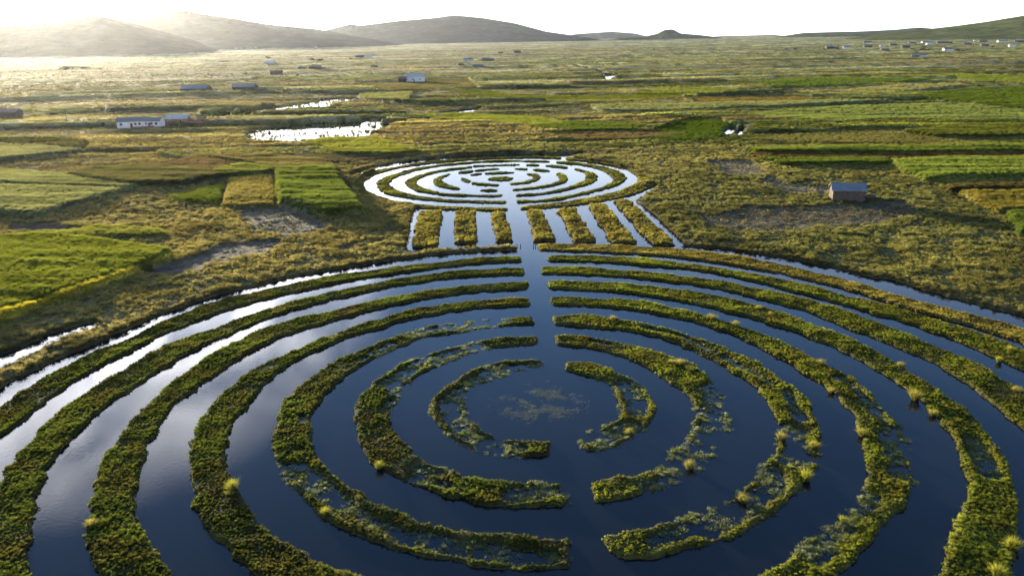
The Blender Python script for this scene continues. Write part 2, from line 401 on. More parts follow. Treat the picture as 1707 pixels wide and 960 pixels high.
big['6L'] = band([(875,448),(801,450),(714,459),(626,473),(538,491),(412,527),(344,552),(275,575),(206,616),(137,657),(78,703),(37,749),(0,806)],
                 [(876,459),(787,462),(699,472),(596,491),(509,513),(458,529),(390,557),(321,589),(252,630),(192,671),(137,717),(101,758),(73,804),(60,864),(57,910)], CB, -1, True)
big['6R'] = band([(899,447),(938,445),(1026,451),(1114,459),(1201,469),(1289,488),(1348,500),(1424,525),(1502,554),(1571,584),(1640,616),(1707,653)],
                 [(900,458),(982,460),(1055,464),(1143,475),(1231,491),(1289,505),(1348,522),(1433,557),(1507,584),(1571,612),(1617,644),(1662,680),(1707,722)], CB, 1, True)
big['7L'] = band([(872,429),(801,431),(714,440),(626,451),(538,463),(450,483),(367,500),(275,534),(206,570),(137,598),(69,630),(0,678)],
                 [(872,437),(787,441),(699,453),(596,467),(509,485),(450,498),(384,517),(321,541),(252,570),(183,607),(115,644),(46,699),(0,731)], CB, -1, True)
big['7R'] = band([(910,428),(967,427),(1055,431),(1143,440),(1207,450),(1313,469),(1420,496),(1527,524),(1616,553),(1707,584)],
                 [(911,437),(996,438),(1084,445),(1172,453),(1231,464),(1313,485),(1420,514),(1527,546),(1580,564),(1640,588),(1707,618)], CB, 1, True)
big['8R'] = band([(895,409),(996,409),(1084,413),(1172,420),(1207,425),(1313,444),(1420,471),(1527,503),(1598,520),(1669,538),(1707,547)],
                 [(897,418),(996,422),(1099,428),(1201,440),(1313,460),(1420,487),(1527,521),(1633,550),(1707,570)], CB, 1, True)

small = {}
small['5L'] = band([(848,352),(788,352),(736,351),(690,348),(640,340),(600,331),(582,322),(578,303),(587,297.5),(614,287),(649,280.8),(684,274.6),(718,269.6),(771,265.2),(859,262),(873,261.5),(936,262.6)],
                   [(848,347),(771,346),(718,343),(674,338),(630,327),(611,313),(608,306),(621,296),(644,286),(683,278),(736,272),(806,266.4),(859,264.7),(873,264.4),(936,265.4)], CS, -1)
small['5R'] = band([(941,264.5),(952,263),(978,266),(1013,272),(1050,279),(1080,288),(1095,300),(1091,311.5),(1054,326),(1013,336),(969,342),(925,347),(881,350.5),(866,350)],
                   [(866,346),(908,341),(961,334),(996,327),(1040,315),(1062,301),(1055,291),(1040,282.5),(1013,276),(978,270),(943,267.5)], CS, 1)
small['4L'] = band([(845,340),(788,338.5),(736,337),(683,332),(648,325.6),(628.5,315),(625,308),(634,299),(665,288),(692,281),(736,274.6),(771,271.6),(859,267.6),(873,268),(920,269.4)],
                   [(845,335.5),(771,334),(718,330),(683,324),(658,313),(650.5,307),(658,298),(683,289),(718,280.5),(771,274),(859,269.8),(873,270),(920,271.6)], CS, -1)
small['4R'] = band([(925,270.3),(952,270),(978,274),(1013,280),(1038,289),(1046,299),(1038,306),(1013,315),(978,324),(943,332),(917,336),(860,338.5)],
                   [(860,334.5),(899,334),(943,327),(978,318.5),(1010,309),(1020,301),(1015,292),(999,283.5),(978,278),(952,274.6),(925,272.5)], CS, 1)
small['3L'] = band([(839,329.5),(788,328.5),(736,326),(700.6,321),(679.5,313),(673,306),(683,298),(700.6,292),(727,285),(753,281.2),(788,278)],
                   [(839,325.3),(780,325),(736,321.5),(709,314),(697,304.5),(706,296),(727,288.7),(753,284.2),(788,280.2)], CS, -1)
small['3R'] = band([(959,281),(978,285.5),(994,291),(997,299),(989,306),(969,311.5),(943,318.5),(908,325),(857,328)],
                   [(857,325),(899,322.5),(934,315.5),(961,307),(973,298),(976,292),(969,286.5),(955,283)], CS, 1)
small['2L'] = band([(769,317.5),(736,313.5),(722,304.5),(729,296),(750,290.7)],
                   [(771,314.6),(744.5,306),(737.5,301),(746,294)], CS, -1)
small['2R'] = band([(853,318.5),(890,315.8),(929,309.5),(948,302),(948,296),(934,289)],
                   [(853,316),(885,313),(915,307.5),(930,301.5),(931,296.5),(924,291)], CS, 1)
small['1R'] = band([(848,309),(880,306),(897,301.5),(903,297),(898,291.5),(880,289.2)],
                   [(848,306.4),(876,302.5),(886,297),(883,292.6),(876,290.8)], CS, 1)
def lens(x0, y0, x1, y1, th, bow=0.0):
    """sliver of land between two pixels, th pixels thick, bowed"""
    n = 14; up = []; dn = []
    for i in range(n+1):
        k = i/n; w = max(0.18, math.sin(math.pi*min(1, max(0, k))))**.5*th/2
        x, y = x0+(x1-x0)*k, y0+(y1-y0)*k+bow*math.sin(math.pi*k)
        up.append((x, y-w)); dn.append((x, y+w))
    return GP(up+dn[::-1])
small_bits = [('3b', lens(788, 277.8, 866, 275.2, 1.6, -.3)), ('2l', lens(790, 285.6, 812, 283.6, 1.3)), ('1l', lens(784, 292.4, 806, 290, 1.3)), ('0', lens(813, 299.0, 857, 298.6, 7, 0)), ('1b', lens(786, 306, 834, 309.3, 3.4, .6)), ('1t', lens(806, 290, 857, 288.4, 2.8, -.4)),
              ('2b', lens(799, 318, 831, 318.4, 2.2)), ('2t', lens(764, 288.6, 790, 286, 3.0)), ('2t2', lens(811, 283.2, 835, 282.2, 1.8)),
              ('2t3', lens(857, 282, 880, 282.4, 2.2)), ('2t4', lens(888, 283.6, 917, 285.6, 3.0)), ('3t', lens(875, 275.6, 899, 276, 2.4)),
              ('3t2', lens(910, 276.6, 947, 280.4, 3.8)), ('1w', lens(768, 299, 786, 303.5, 5.0, .5))]
rects = [[(699,354),(737,354),(730,412),(687,415)], [(759,355),(793,354),(796,407),(757,407)], [(817,357),(842,357),(857,404),(827,405)],
         [(878,354),(903,353),(926,402),(891,403)], [(930,350),(958,349),(993,403),(958,405)], [(980,343),(1009,342),(1061,406),(1020,407)],
         [(1022,337),(1048,334),(1127,410),(1087,410)]]

# open water: everything the land keeps clear of
def bigshore():
    L = [(862,417),(772,422),(714,427),(626,438.5),(570,449),(467,467),(367,491.5),(267,526),(206,552.5),(137,584),(69,612),(0,646)]
    Rr = [(1000,407),(1100,411),(1139,411),(1207,416.5),(1313,431.5),(1402,450),(1456,464),(1491,468),(1544,485),(1616,505.5),(1707,528)]
    gl = GP(L)-CB; gr = GP(Rr)-CB
    tl, tr = math.atan2(*gl[-1]), math.atan2(*gr[-1]); rl, rr = np.hypot(*gl[-1]), np.hypot(*gr[-1])
    th = np.linspace(tr, tl+2*math.pi, 40)[1:-1]; rd = np.linspace(rr, rl, 40)[1:-1]
    arc = np.stack([CB[0]+rd*np.sin(th), CB[1]+rd*np.cos(th)], 1)
    return np.concatenate([GP(Rr), arc, GP(L[::-1]), GP([(866,406),(897,404),(930,403)])])
def midline(o, i, c):
    return None
smallwater = band([(848,350),(788,350),(736,349),(690,345),(640,335),(600,322),(593,306),(602,292),(648,282),(683,275),(718,270),(771,265.5),(859,263.3),(936,264)],
                  [(845,304),(840,303),(835,302),(833,300),(833,298),(836,297),(840,296)], CS, -1)
smallwaterR = band([(941,266),(978,268),(1013,274),(1047,281),(1068,290),(1080,301),(1066,315),(1030,326),(990,335),(950,341),(908,346),(866,348)],
                   [(840,296),(843,298),(845,300),(843,302),(840,303)], CS, 1)
def ringpoly(pts): return GP(pts)
smallpoly = ringpoly([(848,350),(788,350),(736,349),(690,345),(640,336),(605,324),(594,308),(604,294),(628,285),(660,279),(700,272.5),(740,268.5),(780,265.4),(859,263),(936,263),(955,264.6),
                      (978,268.5),(1013,274),(1047,281.5),(1072,291),(1080,301),(1062,314),(1030,326),(990,335),(950,341),(908,346),(866,349)])
polys = [bigshore(),
    GP([(691,350),(684,376),(677,417),(690,419.5),(772,416.5),(860,410.5),(868,417),(905,417),(950,409),(1087,411.5),(1139,412),(1138,403),(1117,386),(1087,357),(1059,335),(1097,312),(1085,310),(1040,322),(950,340),(870,346),(780,347),(700,345)]),
    smallpoly,
    GP([(580,294),(597,286.5),(628,278.6),(654,273.6),(699,267.2),(753,261.4),(806,258.8),(859,257.6),(925,258.6),(950,257.8),(965,256),(972,257),(952,264),(936,264.5),(873,263),(859,263.4),(771,266),(718,270.2),(683,276),(648,282),(613,288),(586,297)]),
    GP([(934,261),(953,259.5),(944,271),(929,271)]),
    GP([(566,302),(577,304),(587,326),(577,322)]),
    GP([(164,536),(92,555),(46,575),(-10,598),(-10,620),(50,591),(101,571),(160,546)]),
    GP([(1150,650-180),(1150,470)])][:7]
ponds = [  # outline, raggedness
    (GP([(405,236),(430,217),(520,206),(642,201),(656,210),(610,232),(500,241)]), 1.8),
    (GP([(318,200),(350,193),(388,187),(390,198),(340,206)]), .8),
    (GP([(385,193),(440,182),(500,174),(560,166),(580,168),(555,177),(480,187),(400,197)]), 3.8),
    (GP([(732,190),(770,185),(800,181.5),(792,188),(750,192)]), 1.0),
    (GP([(1003,127.5),(1030,125),(1026,131),(1013,133.5)]), 1.0),
    (GP([(1207,221),(1222,211.5),(1231,211.5),(1225,221),(1208,229)]), .6), (GP([(1231,219),(1238,211),(1245,212),(1239,222),(1231,227)]), .6),
    (GP([(186,139.5),(212,139),(210,141),(190,141.5)]), 2), (GP([(205,143),(232,142),(228,144.5),(208,145)]), 2), (GP([(248,137.5),(266,137.2),(265,138.6),(249,139)]), 1), (GP([(284,139),(306,138),(304,140),(288,141)]), 2), (GP([(250,144.5),(276,144),(274,146),(252,146.4)]), 2), (GP([(120,148),(126,148),(126,149.4),(120,149.6)]), .5), (GP([(132,145.5),(150,145.2),(148,147),(134,147.4)]), 1),
    (GP([(372,135),(430,134),(430,137),(372,138)]), 5), (GP([(955,204.5),(1000,203.5),(1000,206),(955,207)]), .4),
    (GP([(350,88.6),(402,87.6),(402,89.4),(350,90)]), 1), (GP([(1022,108.5),(1034,108.5),(1034,110.5),(1022,110.5)]), .2),
    (GP([(560,166),(600,164),(600,166),(560,170)]), 3),
    (GP([(1188,146),(1198,146),(1198,148.4),(1188,148.4)]), .2), (GP([(244,452),(250,450),(250,454),(240,456)]), .2)]
for k in range(4):
    x = 1627+k*21.5; ponds.append((GP([(x-3, 127), (x+3, 127), (x+3, 129.4), (x-3, 129.4)]), .1))
stream = GP([(850,127),(880,121),(930,114),(960,112),(1000,120),(1012,128)])

# ------------------------------------------------------------------ fields (outline px, colour, crop height, plant type, plant scale)
FIELDS = [
 # big lime crop on the left with its flowering edge
 ([(-60,410),(60,398),(150,404),(292,427),(270,444),(200,470),(100,505),(-60,556)], (.155,.215,.018), 1.0, 3, 1.0),
 ([(288,432),(296,430),(288,441),(205,474),(100,512),(-60,566),(-60,550),(100,500),(195,466)], (.42,.34,.015), 0.9, 3, 1.0),
 ([(10,384),(110,378),(280,388),(288,400),(150,402),(60,397)], (.22,.22,.04), 0.5, 3, .9),
 # pale barley on the far left
 ([(-60,290),(60,293),(140,302),(240,317),(215,322),(110,318),(-60,312)], (.20,.25,.10), 1.0, 3, 1.1),
 ([(-60,315),(110,320),(205,325),(160,340),(70,366),(-60,362)], (.19,.24,.10), 1.0, 3, 1.1),
 ([(-60,248),(60,249),(142,256),(100,262),(0,272),(-60,278)], (.24,.28,.12), 1.0, 3, 1.1),
 ([(110,300),(150,290),(250,283),(330,290),(378,300),(300,316),(210,317),(150,308)], (.12,.11,.045), 1.3, 3, 1.3),
 ([(235,280),(330,266),(400,276),(360,291),(290,288)], (.16,.10,.06), .6, 2, 1.1),
 ([(330,266),(450,262),(540,272),(560,288),(470,291),(400,276)], (.17,.135,.06), .9, 3, 1.2),
 ([(350,293),(400,282),(466,288),(440,297),(380,300)], (.16,.22,.04), 1.1, 3, 1.2),
 ([(276,336),(376,309),(372,345),(300,341)], (.15,.23,.015), .35, 1, 1.2),
 ([(382,303),(456,298),(461,348),(365,348)], (.26,.20,.06), .5, 3, 1.0),
 ([(458,294),(560,290),(580,318),(612,362),(540,367),(463,350)], (.12,.19,.03), 1.7, 3, 1.5),
 ([(490,240),(560,236),(640,240),(705,259),(640,264),(560,262)], (.20,.25,.035), 1.0, 3, 1.2),
 ([(430,262),(560,262),(700,264),(640,270),(560,276),(470,268)], (.13,.075,.055), .3, 2, 1.0),
 # bare and muddy ground
 ([(240,456),(300,440),(380,412),(452,406),(440,420),(350,436),(290,452)], (.15,.13,.11), -.08, -1, 1),
 ([(400,352),(465,353),(530,369),(548,388),(480,396),(425,382)], (.16,.14,.12), .0, -2, 1),
 ([(0,375),(60,372),(120,385),(0,392)], (.15,.10,.07), .0, -2, 1),
 ([(1175,372),(1250,350),(1360,352),(1430,340),(1500,338),(1520,352),(1490,366),(1420,380),(1330,392),(1230,390)], (.17,.135,.085), -.05, -2, 1),
 ([(1188,272),(1250,272),(1268,282),(1260,292),(1230,294),(1200,286)], (.26,.20,.13), -.05, -2, 1),
 ([(1262,306),(1290,300),(1310,310),(1380,316),(1380,326),(1320,324),(1280,320)], (.26,.20,.13), -.05, -2, 1),
 ([(190,690),(190,691),(191,691)], (.1,.1,.1), 0, -1, 1),
 # right-hand strips
 ([(1236,254),(1400,251),(1760,248),(1760,259),(1500,262),(1262,261)], (.12,.19,.025), 1.1, 3, 1.2),
 ([(1250,261),(1500,262.5),(1760,260),(1760,270),(1480,271),(1262,270)], (.11,.065,.03), .5, 2, 1.2),
 ([(1262,271),(1480,272),(1486,279),(1300,281)], (.10,.17,.02), .8, 3, 1.2),
 ([(1478,274),(1600,270),(1760,271),(1760,300),(1600,303),(1545,309),(1505,296)], (.16,.25,.035), 1.0, 3, 1.2),
 ([(1575,318),(1760,312),(1760,324),(1580,326)], (.10,.075,.03), .9, 2, 1.2),
 ([(1598,328),(1760,326),(1760,357),(1660,360),(1620,345)], (.22,.17,.03), .8, 3, 1.1),
 ([(1672,364),(1760,362),(1760,398),(1690,402)], (.08,.14,.02), 1.0, 3, 1.2),
 ([(1238,236),(1420,218),(1760,222),(1760,238),(1560,244),(1400,241)], (.19,.165,.055), .1, 2, 1.1),
 ([(1500,226),(1610,215),(1760,214),(1760,233),(1560,234)], (.11,.15,.02), 1.1, 3, 1.3),
 ([(1236,196),(1400,183),(1560,178),(1760,184),(1760,208),(1480,206),(1390,211),(1290,204)], (.17,.25,.06), 1.1, 3, 1.3),
 ([(1120,208),(1160,201),(1200,203),(1222,212),(1205,230),(1150,238),(1080,238),(1090,222)], (.10,.19,.012), .25, 1, 1.6),
 ([(1264,145),(1300,138),(1400,135),(1560,138),(1500,143),(1340,150),(1280,149)], (.09,.17,.015), 1.3, 3, 1.3),
 ([(1400,156),(1480,147),(1600,143),(1610,147),(1500,158),(1440,161)], (.24,.27,.10), 1.0, 3, 1.3),
 ([(1520,165),(1600,154),(1700,150),(1760,152),(1760,186),(1680,188),(1600,176)], (.085,.15,.012), 1.4, 3, 1.3),
 ([(1560,128),(1700,130),(1760,133),(1760,147),(1620,141)], (.16,.24,.03), 1.2, 3, 1.3),
 ([(1150,165),(1260,162),(1400,166),(1340,172),(1160,176)], (.23,.16,.05), .2, 2, 1.3),
 ([(980,180),(1150,178),(1390,172),(1490,172),(1300,182),(1100,190),(1000,190)], (.20,.26,.10), 1.1, 3, 1.3),
 ([(1100,150),(1200,150),(1260,158),(1150,164),(1050,160)], (.17,.23,.03), .7, 3, 1.3),
 ([(730,154),(800,152),(870,162),(980,162),(1140,160),(1140,166),(960,172),(850,170)], (.22,.29,.02), .3, 1, 1.6),
 ([(680,195),(780,192),(900,200),(960,212),(880,214),(760,206)], (.18,.24,.03), .5, 3, 1.3),
 ([(870,217),(960,208),(1080,214),(1060,224),(930,224)], (.09,.15,.02), .9, 3, 1.3),
 ([(900,226),(1020,222),(1150,226),(1070,236),(960,238)], (.17,.12,.06), .3, 2, 1.3),
 ([(600,160),(690,157),(680,170),(600,168)], (.26,.25,.10), .8, 3, 1.3),
 ([(590,140),(780,132),(800,150),(640,156)], (.20,.165,.08), .1, 2, 1.3),
]
def tame(c):
    c = np.array(c)
    if c[1] > c[0]: c = c*np.array([1.12, .90, 1.0])
    elif c[0] > 1.7*c[1]: c = c*np.array([.85, 1.25, 1.1])
    o = c.mean()*np.array([1.2, 1.2, .45]); return c*.78+o*.22
FPOLY = [(GP(p), tame(c), h, ty, s) for p, c, h, ty, s in FIELDS]

def land_fields(P):
    """-> base height, colour, plant type, plant scale for ground points"""
    x, y = P[:, 0], P[:, 1]; n = len(P); D = np.hypot(x, y)
    wx = x+fbm(x, y, 160, 50, 2)*22; wy = y+fbm(x, y, 190, 51, 2)*20
    a = R(-7); u = wx*math.cos(a)-wy*math.sin(a); v = wx*math.sin(a)+wy*math.cos(a)
    # strips of uneven depth, each cut into parcels of its own length
    vs_ = v/26+fbm(v*0+3, v, 70, 52, 2)*.8
    row = np.floor(vs_); fv = vs_-row
    ln = 70+hash2(row, row*0, 5)*170
    us = u/ln+hash2(row, row*0, 6)*5+fv*.15; cl = np.floor(us); fu = us-cl
    k1, k2, k3 = hash2(row, cl, 7), hash2(row, cl, 8), hash2(row, cl, 9)
    pal = np.array([(.24,.20,.07), (.30,.25,.09), (.19,.20,.05), (.14,.165,.035), (.19,.14,.06), (.36,.33,.14), (.20,.19,.055), (.085,.105,.022)])*1.15
    idx = np.clip((k1*8).astype(int), 0, 7)
    colr = pal[idx]
    rough = np.array([.175,.158,.052])
    far = sstep(150, 330, D)
    east = sstep(-150, 250, x+fbm(x, y, 120, 55, 2)*60)
    gm = np.array([.172,.178,.052])*east[:, None]+np.array([.225,.185,.092])*(1-east)[:, None]
    mixk = (far*(.35+.65*(k2 > .35)))[:, None]
    col = gm*(1-mixk)+(colr*.75+gm*.25)*mixk
    crop = np.where(k2 > .5, .3+k3*1.5, 0)*far
    em = np.minimum(fv, 1-fv)*26; em2 = np.minimum(fu, 1-fu)*ln
    e = sstep(.2, 1.6, em)*sstep(.2, 1.6, em2)
    col = col*(0.72+.28*e)[:, None]+0*em[:, None]
    hgt = crop*e
    # furrows, banks and hedged edges drawn out along the strips
    st = fbm(u/9, v, 5.5, 56, 3)+.7*fbm(u/14, v, 14, 57, 3)
    col = col*(1+far*.58*np.clip(st, -1.2, 1.4))[:, None]
    hgt = hgt+far*.5*np.clip(st, 0, 1)
    # patches: drier / greener
    n1 = fbm(x, y, 34, 60, 4); n2 = fbm(x, y, 9, 61, 3)
    col = col*(1+.25*n1+.18*n2)[:, None]
    col = col+np.clip(n1, 0, 1)[:, None]*np.array([.03,.006,-.008])
    typ = np.where(n2+.6*n1 > .25, 2, np.where(n2 > -.3, 3, 1)); scl = np.full(n, 1.0)
    for poly, c, h, ty, s in FPOLY:
        lo, hi = poly.min(0)-6, poly.max(0)+6
        mk = np.where((x > lo[0]) & (x < hi[0]) & (y > lo[1]) & (y < hi[1]))[0]
        if not len(mk): continue
        Q = P[mk]; d = sdf(Q, poly)+fbm(Q[:, 0], Q[:, 1], 5 if ty >= 0 else 14, 70, 3)*(.45 if ty >= 0 else 3.2)
        w = sstep(-.1, .5, d) if ty >= 0 else sstep(-2.0, 2.5, d)
        rw = fbm(Q[:, 0]/7-Q[:, 1]*.05, Q[:, 1]+Q[:, 0]*.08, 2.6, 73, 2)
        vv = (1+.16*fbm(Q[:, 0], Q[:, 1], 6, 71, 3)+.10*fbm(Q[:, 0]*2, Q[:, 1]/3, 3, 72, 2)+.13*rw)[:, None]
        col[mk] = col[mk]*(1-w[:, None])+c*vv*w[:, None]
        if s == 1.5: vv = vv*(1+.45*fbm(Q[:, 0]+Q[:, 1]*.02, Q[:, 1]/14, .9, 74, 2))[:, None]
        hgt[mk] = hgt[mk]*(1-w)+h*(1+.14*rw*(h > .3))*sstep(-.1, .9, d)*w
        ins = w > .5
        typ[mk] = np.where(ins, ty+10 if ty > 0 else ty, typ[mk]); scl[mk] = np.where(ins, s, scl[mk])
    return hgt, np.clip(col, .01, .6), typ, scl

def land(P):
    """full ground evaluation: z, colour, plant type, scale, dryness distance from shore"""
    x, y = P[:, 0], P[:, 1]
    hgt, col, typ, scl = land_fields(P)
    wet = np.full(len(P), -1e9)            # >0 inside open water
    for poly in polys:
        lo, hi = poly.min(0)-8, poly.max(0)+8
        mk = np.where((x > lo[0]) & (x < hi[0]) & (y > lo[1]) & (y < hi[1]))[0]
        if len(mk): wet[mk] = np.maximum(wet[mk], sdf(P[mk], poly))
    rag = fbm(x, y, 1.6, 80, 3)*.28
    z = .32+.08*fbm(x, y, 12, 81, 3)+.10*fbm(x, y, 1.1, 82, 3)+hgt
    z = z+sstep(150, 700, np.hypot(x, y))*.5*(1+fbm(x, y, 90, 83, 3))
    dry = -wet+rag
    k = sstep(-.35, .35, dry); z = -.6*(1-k)+z*k
    for poly, rg in ponds:
        lo, hi = poly.min(0)-10, poly.max(0)+10
        mk = np.where((x > lo[0]) & (x < hi[0]) & (y > lo[1]) & (y < hi[1]))[0]
        if not len(mk): continue
        Q = P[mk]; L = 2.0+np.hypot(*(hi-lo))*.02
        d = sdf(Q, poly)+fbm(Q[:, 0]/2, Q[:, 1], L, 84, 4, .8)*rg*L*.35
        d = d+min(1.0, rg*.5)-np.clip(fbm(Q[:, 0]/2.2, Q[:, 1], 3.2, 86, 3)-.15, 0, 1)*(1.2+rg)*1.3
        k = sstep(-.8, .8, d); z[mk] = z[mk]*(1-k)-.5*k; dry[mk] = np.minimum(dry[mk], -d)
    lo, hi = stream.min(0)-6, stream.max(0)+6
    mk = np.where((x > lo[0]) & (x < hi[0]) & (y > lo[1]) & (y < hi[1]))[0]
    if len(mk):
        d = 1.6-linedist(P[mk], stream); k = sstep(-.8, .5, d); z[mk] = z[mk]*(1-k)-.5*k; dry[mk] = np.minimum(dry[mk], -d)
    # peaty, wet margins
    w = sstep(1.2, .0, dry)[:, None]*.7
    col = col*(1-w)+np.array([.055,.045,.02])*w
    return z, col, typ, scl, dry

# ------------------------------------------------------------------ the ground sheet
Ds = [16.0]
while Ds[-1] < 13500: Ds.append(Ds[-1]+max(.19, Ds[-1]**2/(CAMH*FPX)*1.15) if Ds[-1] < 700 else Ds[-1]*1.018)
Ds = np.array([0.5, 4, 9]+Ds)
th = np.concatenate([np.linspace(-180, -40, 90)[:-1], np.linspace(-40, 40, 640), np.linspace(40, 180, 90)[1:]])
T, DD = np.meshgrid(np.radians(th), Ds); P = np.stack([(DD*np.sin(T)).ravel(), (DD*np.cos(T)).ravel()], 1)
gz, gc, _, _, _ = land(P)
nr, nc = T.shape
i = np.arange(nr-1)[:, None]*nc+np.arange(nc-1)[None]
F = np.stack([i, i+1, i+nc+1, i+nc], -1).reshape(-1, 4)
# leave out faces wholly on the bed of open water far below: keep them, the bed is real
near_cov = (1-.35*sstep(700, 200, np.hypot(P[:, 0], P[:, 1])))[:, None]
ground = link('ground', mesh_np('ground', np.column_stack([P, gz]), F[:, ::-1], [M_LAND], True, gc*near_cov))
tag(ground, kind='structure')
wv = [(-900, -200, 0), (900, -200, 0), (3000, 3600, 0), (-3000, 3600, 0)]
water = link('water', mesh_np('water', wv, [(0, 1, 2, 3)], [M_WATER])); tag(water, kind='structure')
print('ground', len(P))

# plants on the land: density follows how large they show
def land_plants():
    out = []
    for d0, d1, dens, s0 in ((24, 120, 9.0, .95), (120, 170, 6.0, 1.1), (170, 240, 3.2, 1.35), (240, 340, 1.5, 1.8), (340, 480, .6, 2.4), (480, 760, .22, 3.4), (760, 1300, .045, 4.5), (1300, 2400, .010, 7.0)):
        a0 = R(37); area = a0*(d1**2-d0**2); n = int(area*dens)
        r = np.sqrt(rng.uniform(d0**2, d1**2, n)); t = rng.uniform(-a0, a0, n)
        out.append((np.stack([r*np.sin(t), r*np.cos(t)], 1), s0))
    return out
PP, II, SC, CC, SZ = [], [], [], [], []
for Q, s0 in land_plants():
    # cheap reject: inside the big disc
    rb = np.hypot(Q[:, 0]-CB[0], Q[:, 1]-CB[1]); Q = Q[rb > 52]
    z, c, ty, sc_, dry = land(Q)
    n = len(Q); u = rng.uniform(0, 1, n)
    fld = ty > 9; ty = np.where(fld, ty-10, ty)
    keep = (dry > np.where(np.hypot(Q[:, 0], Q[:, 1]) > 230, 1.6, .15)) & (z > .1)
    keep &= ~((ty == -1) & (u > .06)) & ~((ty == -2) & (u > .28))
    cl = fbm(Q[:, 0], Q[:, 1], 2.2, 90, 2)
    keep &= (u < .80+.5*cl) | fld
    Q, z, c, ty, sc_, cl, dry, fld = (a[keep] for a in (Q, z, c, ty, sc_, cl, dry, fld)); n = len(Q)
    ti = np.where(ty < 0, 2, ty); r = rng.uniform(0, 1, n)
    wild = ~fld
    ti = np.where(wild & (r < .35), 1, np.where(wild & (r < .5), 0, ti))
    s = s0*np.where(fld, np.minimum(sc_, 1.25)*rng.uniform(.8, 1.12, n), rng.uniform(.55, 1.35, n)*(1+.35*np.clip(cl, -1, 1)))*np.where(ty < 0, .55, 1)
    c = c*np.where(fld | (np.hypot(Q[:, 0], Q[:, 1]) > 330), rng.uniform(.88, 1.15, n), rng.uniform(.72, 1.35, n))[:, None]
    yl = ((rng.uniform(0, 1, n) < .15) & ~fld)[:, None]; c = np.where(yl, c*np.array([1.35, 1.28, .95]), c)
    PP.append(np.column_stack([Q, z])); II.append(ti); SC.append(s); CC.append(c); SZ.append(np.where(np.hypot(Q[:, 0], Q[:, 1]) > 330, np.minimum(s*.45, 1.5), np.minimum(s, 1.3+.12*s))*np.where(ti < 2, 1.2, .9))
PP, II, SC, CC, SZ = np.concatenate(PP), np.concatenate(II), np.concatenate(SC), np.concatenate(CC), np.concatenate(SZ)
o = scatter('meadow_grass', PP, II, SC, CC, None, SZ)
tag(o, 'rough olive grass and tussocks covering the meadows around the circles', 'grass', kind='stuff')
print('meadow plants', len(PP))

# ------------------------------------------------------------------ islands
ERO = [  # waterlogged hollows: line in px, radius m, depth
 ([(480,782),(520,800),(560,835)], 1.0, .62), ([(560,835),(620,872),(680,895)], .55, .45), ([(680,898),(800,920),(915,932)], .95, .50),
 ([(504,695),(506,704)], .3, .5), ([(690,556),(760,546),(835,535)], 1.3, .62), ([(650,575),(625,590)], .8, .5), ([(605,598),(600,602)], .5, .45),
 ([(650,640),(690,612),(750,592),(800,578)], 1.1, .62), ([(690,640),(655,655)], .8, .5), ([(650,670),(640,690)], .5, .35),
 ([(700,785),(735,790)], .6, .55), ([(690,800),(720,805),(745,812)], .5, .45), ([(860,828),(905,820),(945,822)], 1.0, .5),
 ([(880,612),(830,618),(790,640),(755,665),(748,690)], 1.25, .60), ([(752,695),(775,725),(810,742),(860,750)], .9, .60),
 ([(1040,640),(1058,665),(1060,690)], 1.0, .62), ([(1050,712),(1010,730),(985,735)], 1.1, .50), ([(1005,635),(1020,650)], .4, .5),
 ([(1195,650),(1195,690),(1190,740),(1160,775),(1120,785)], 1.5, .62), ([(1130,760),(1180,735)], .9, .45), ([(990,570),(1015,575)], .4, .4),
 ([(1075,812),(1110,800)], .6, .40), ([(1075,548),(1140,563),(1190,588)], .5, .5), ([(1205,595),(1260,625),(1285,640)], .55, .52),
 ([(1310,655),(1335,700)], .6, .45), ([(1320,715),(1330,750),(1325,770)], 1.1, .58), ([(1290,790),(1280,820),(1230,850)], 1.0, .52), ([(1250,850),(1170,880)], 1.2, .47),
 ([(1150,885),(1090,905)], .8, .30), ([(1400,630),(1440,665),(1475,710)], .6, .52), ([(1480,715),(1495,760),(1500,795)], .9, .55), ([(1450,830),(1400,880),(1360,930)], .9, .45),
 ([(1300,515),(1360,545)], .5, .35), ([(1620,740),(1640,770),(1650,790)], .9, .52), ([(1560,640),(1580,655)], .5, .4),
 ([(560,560),(552,563)], .45, .6), ([(1040,280),(1060,290)], .8, .4),
]
EROP = [(GP(l), r, d) for l, r, d in ERO]
WEED = []      # points where water weed grows
RIM = R(SUN_AZ)
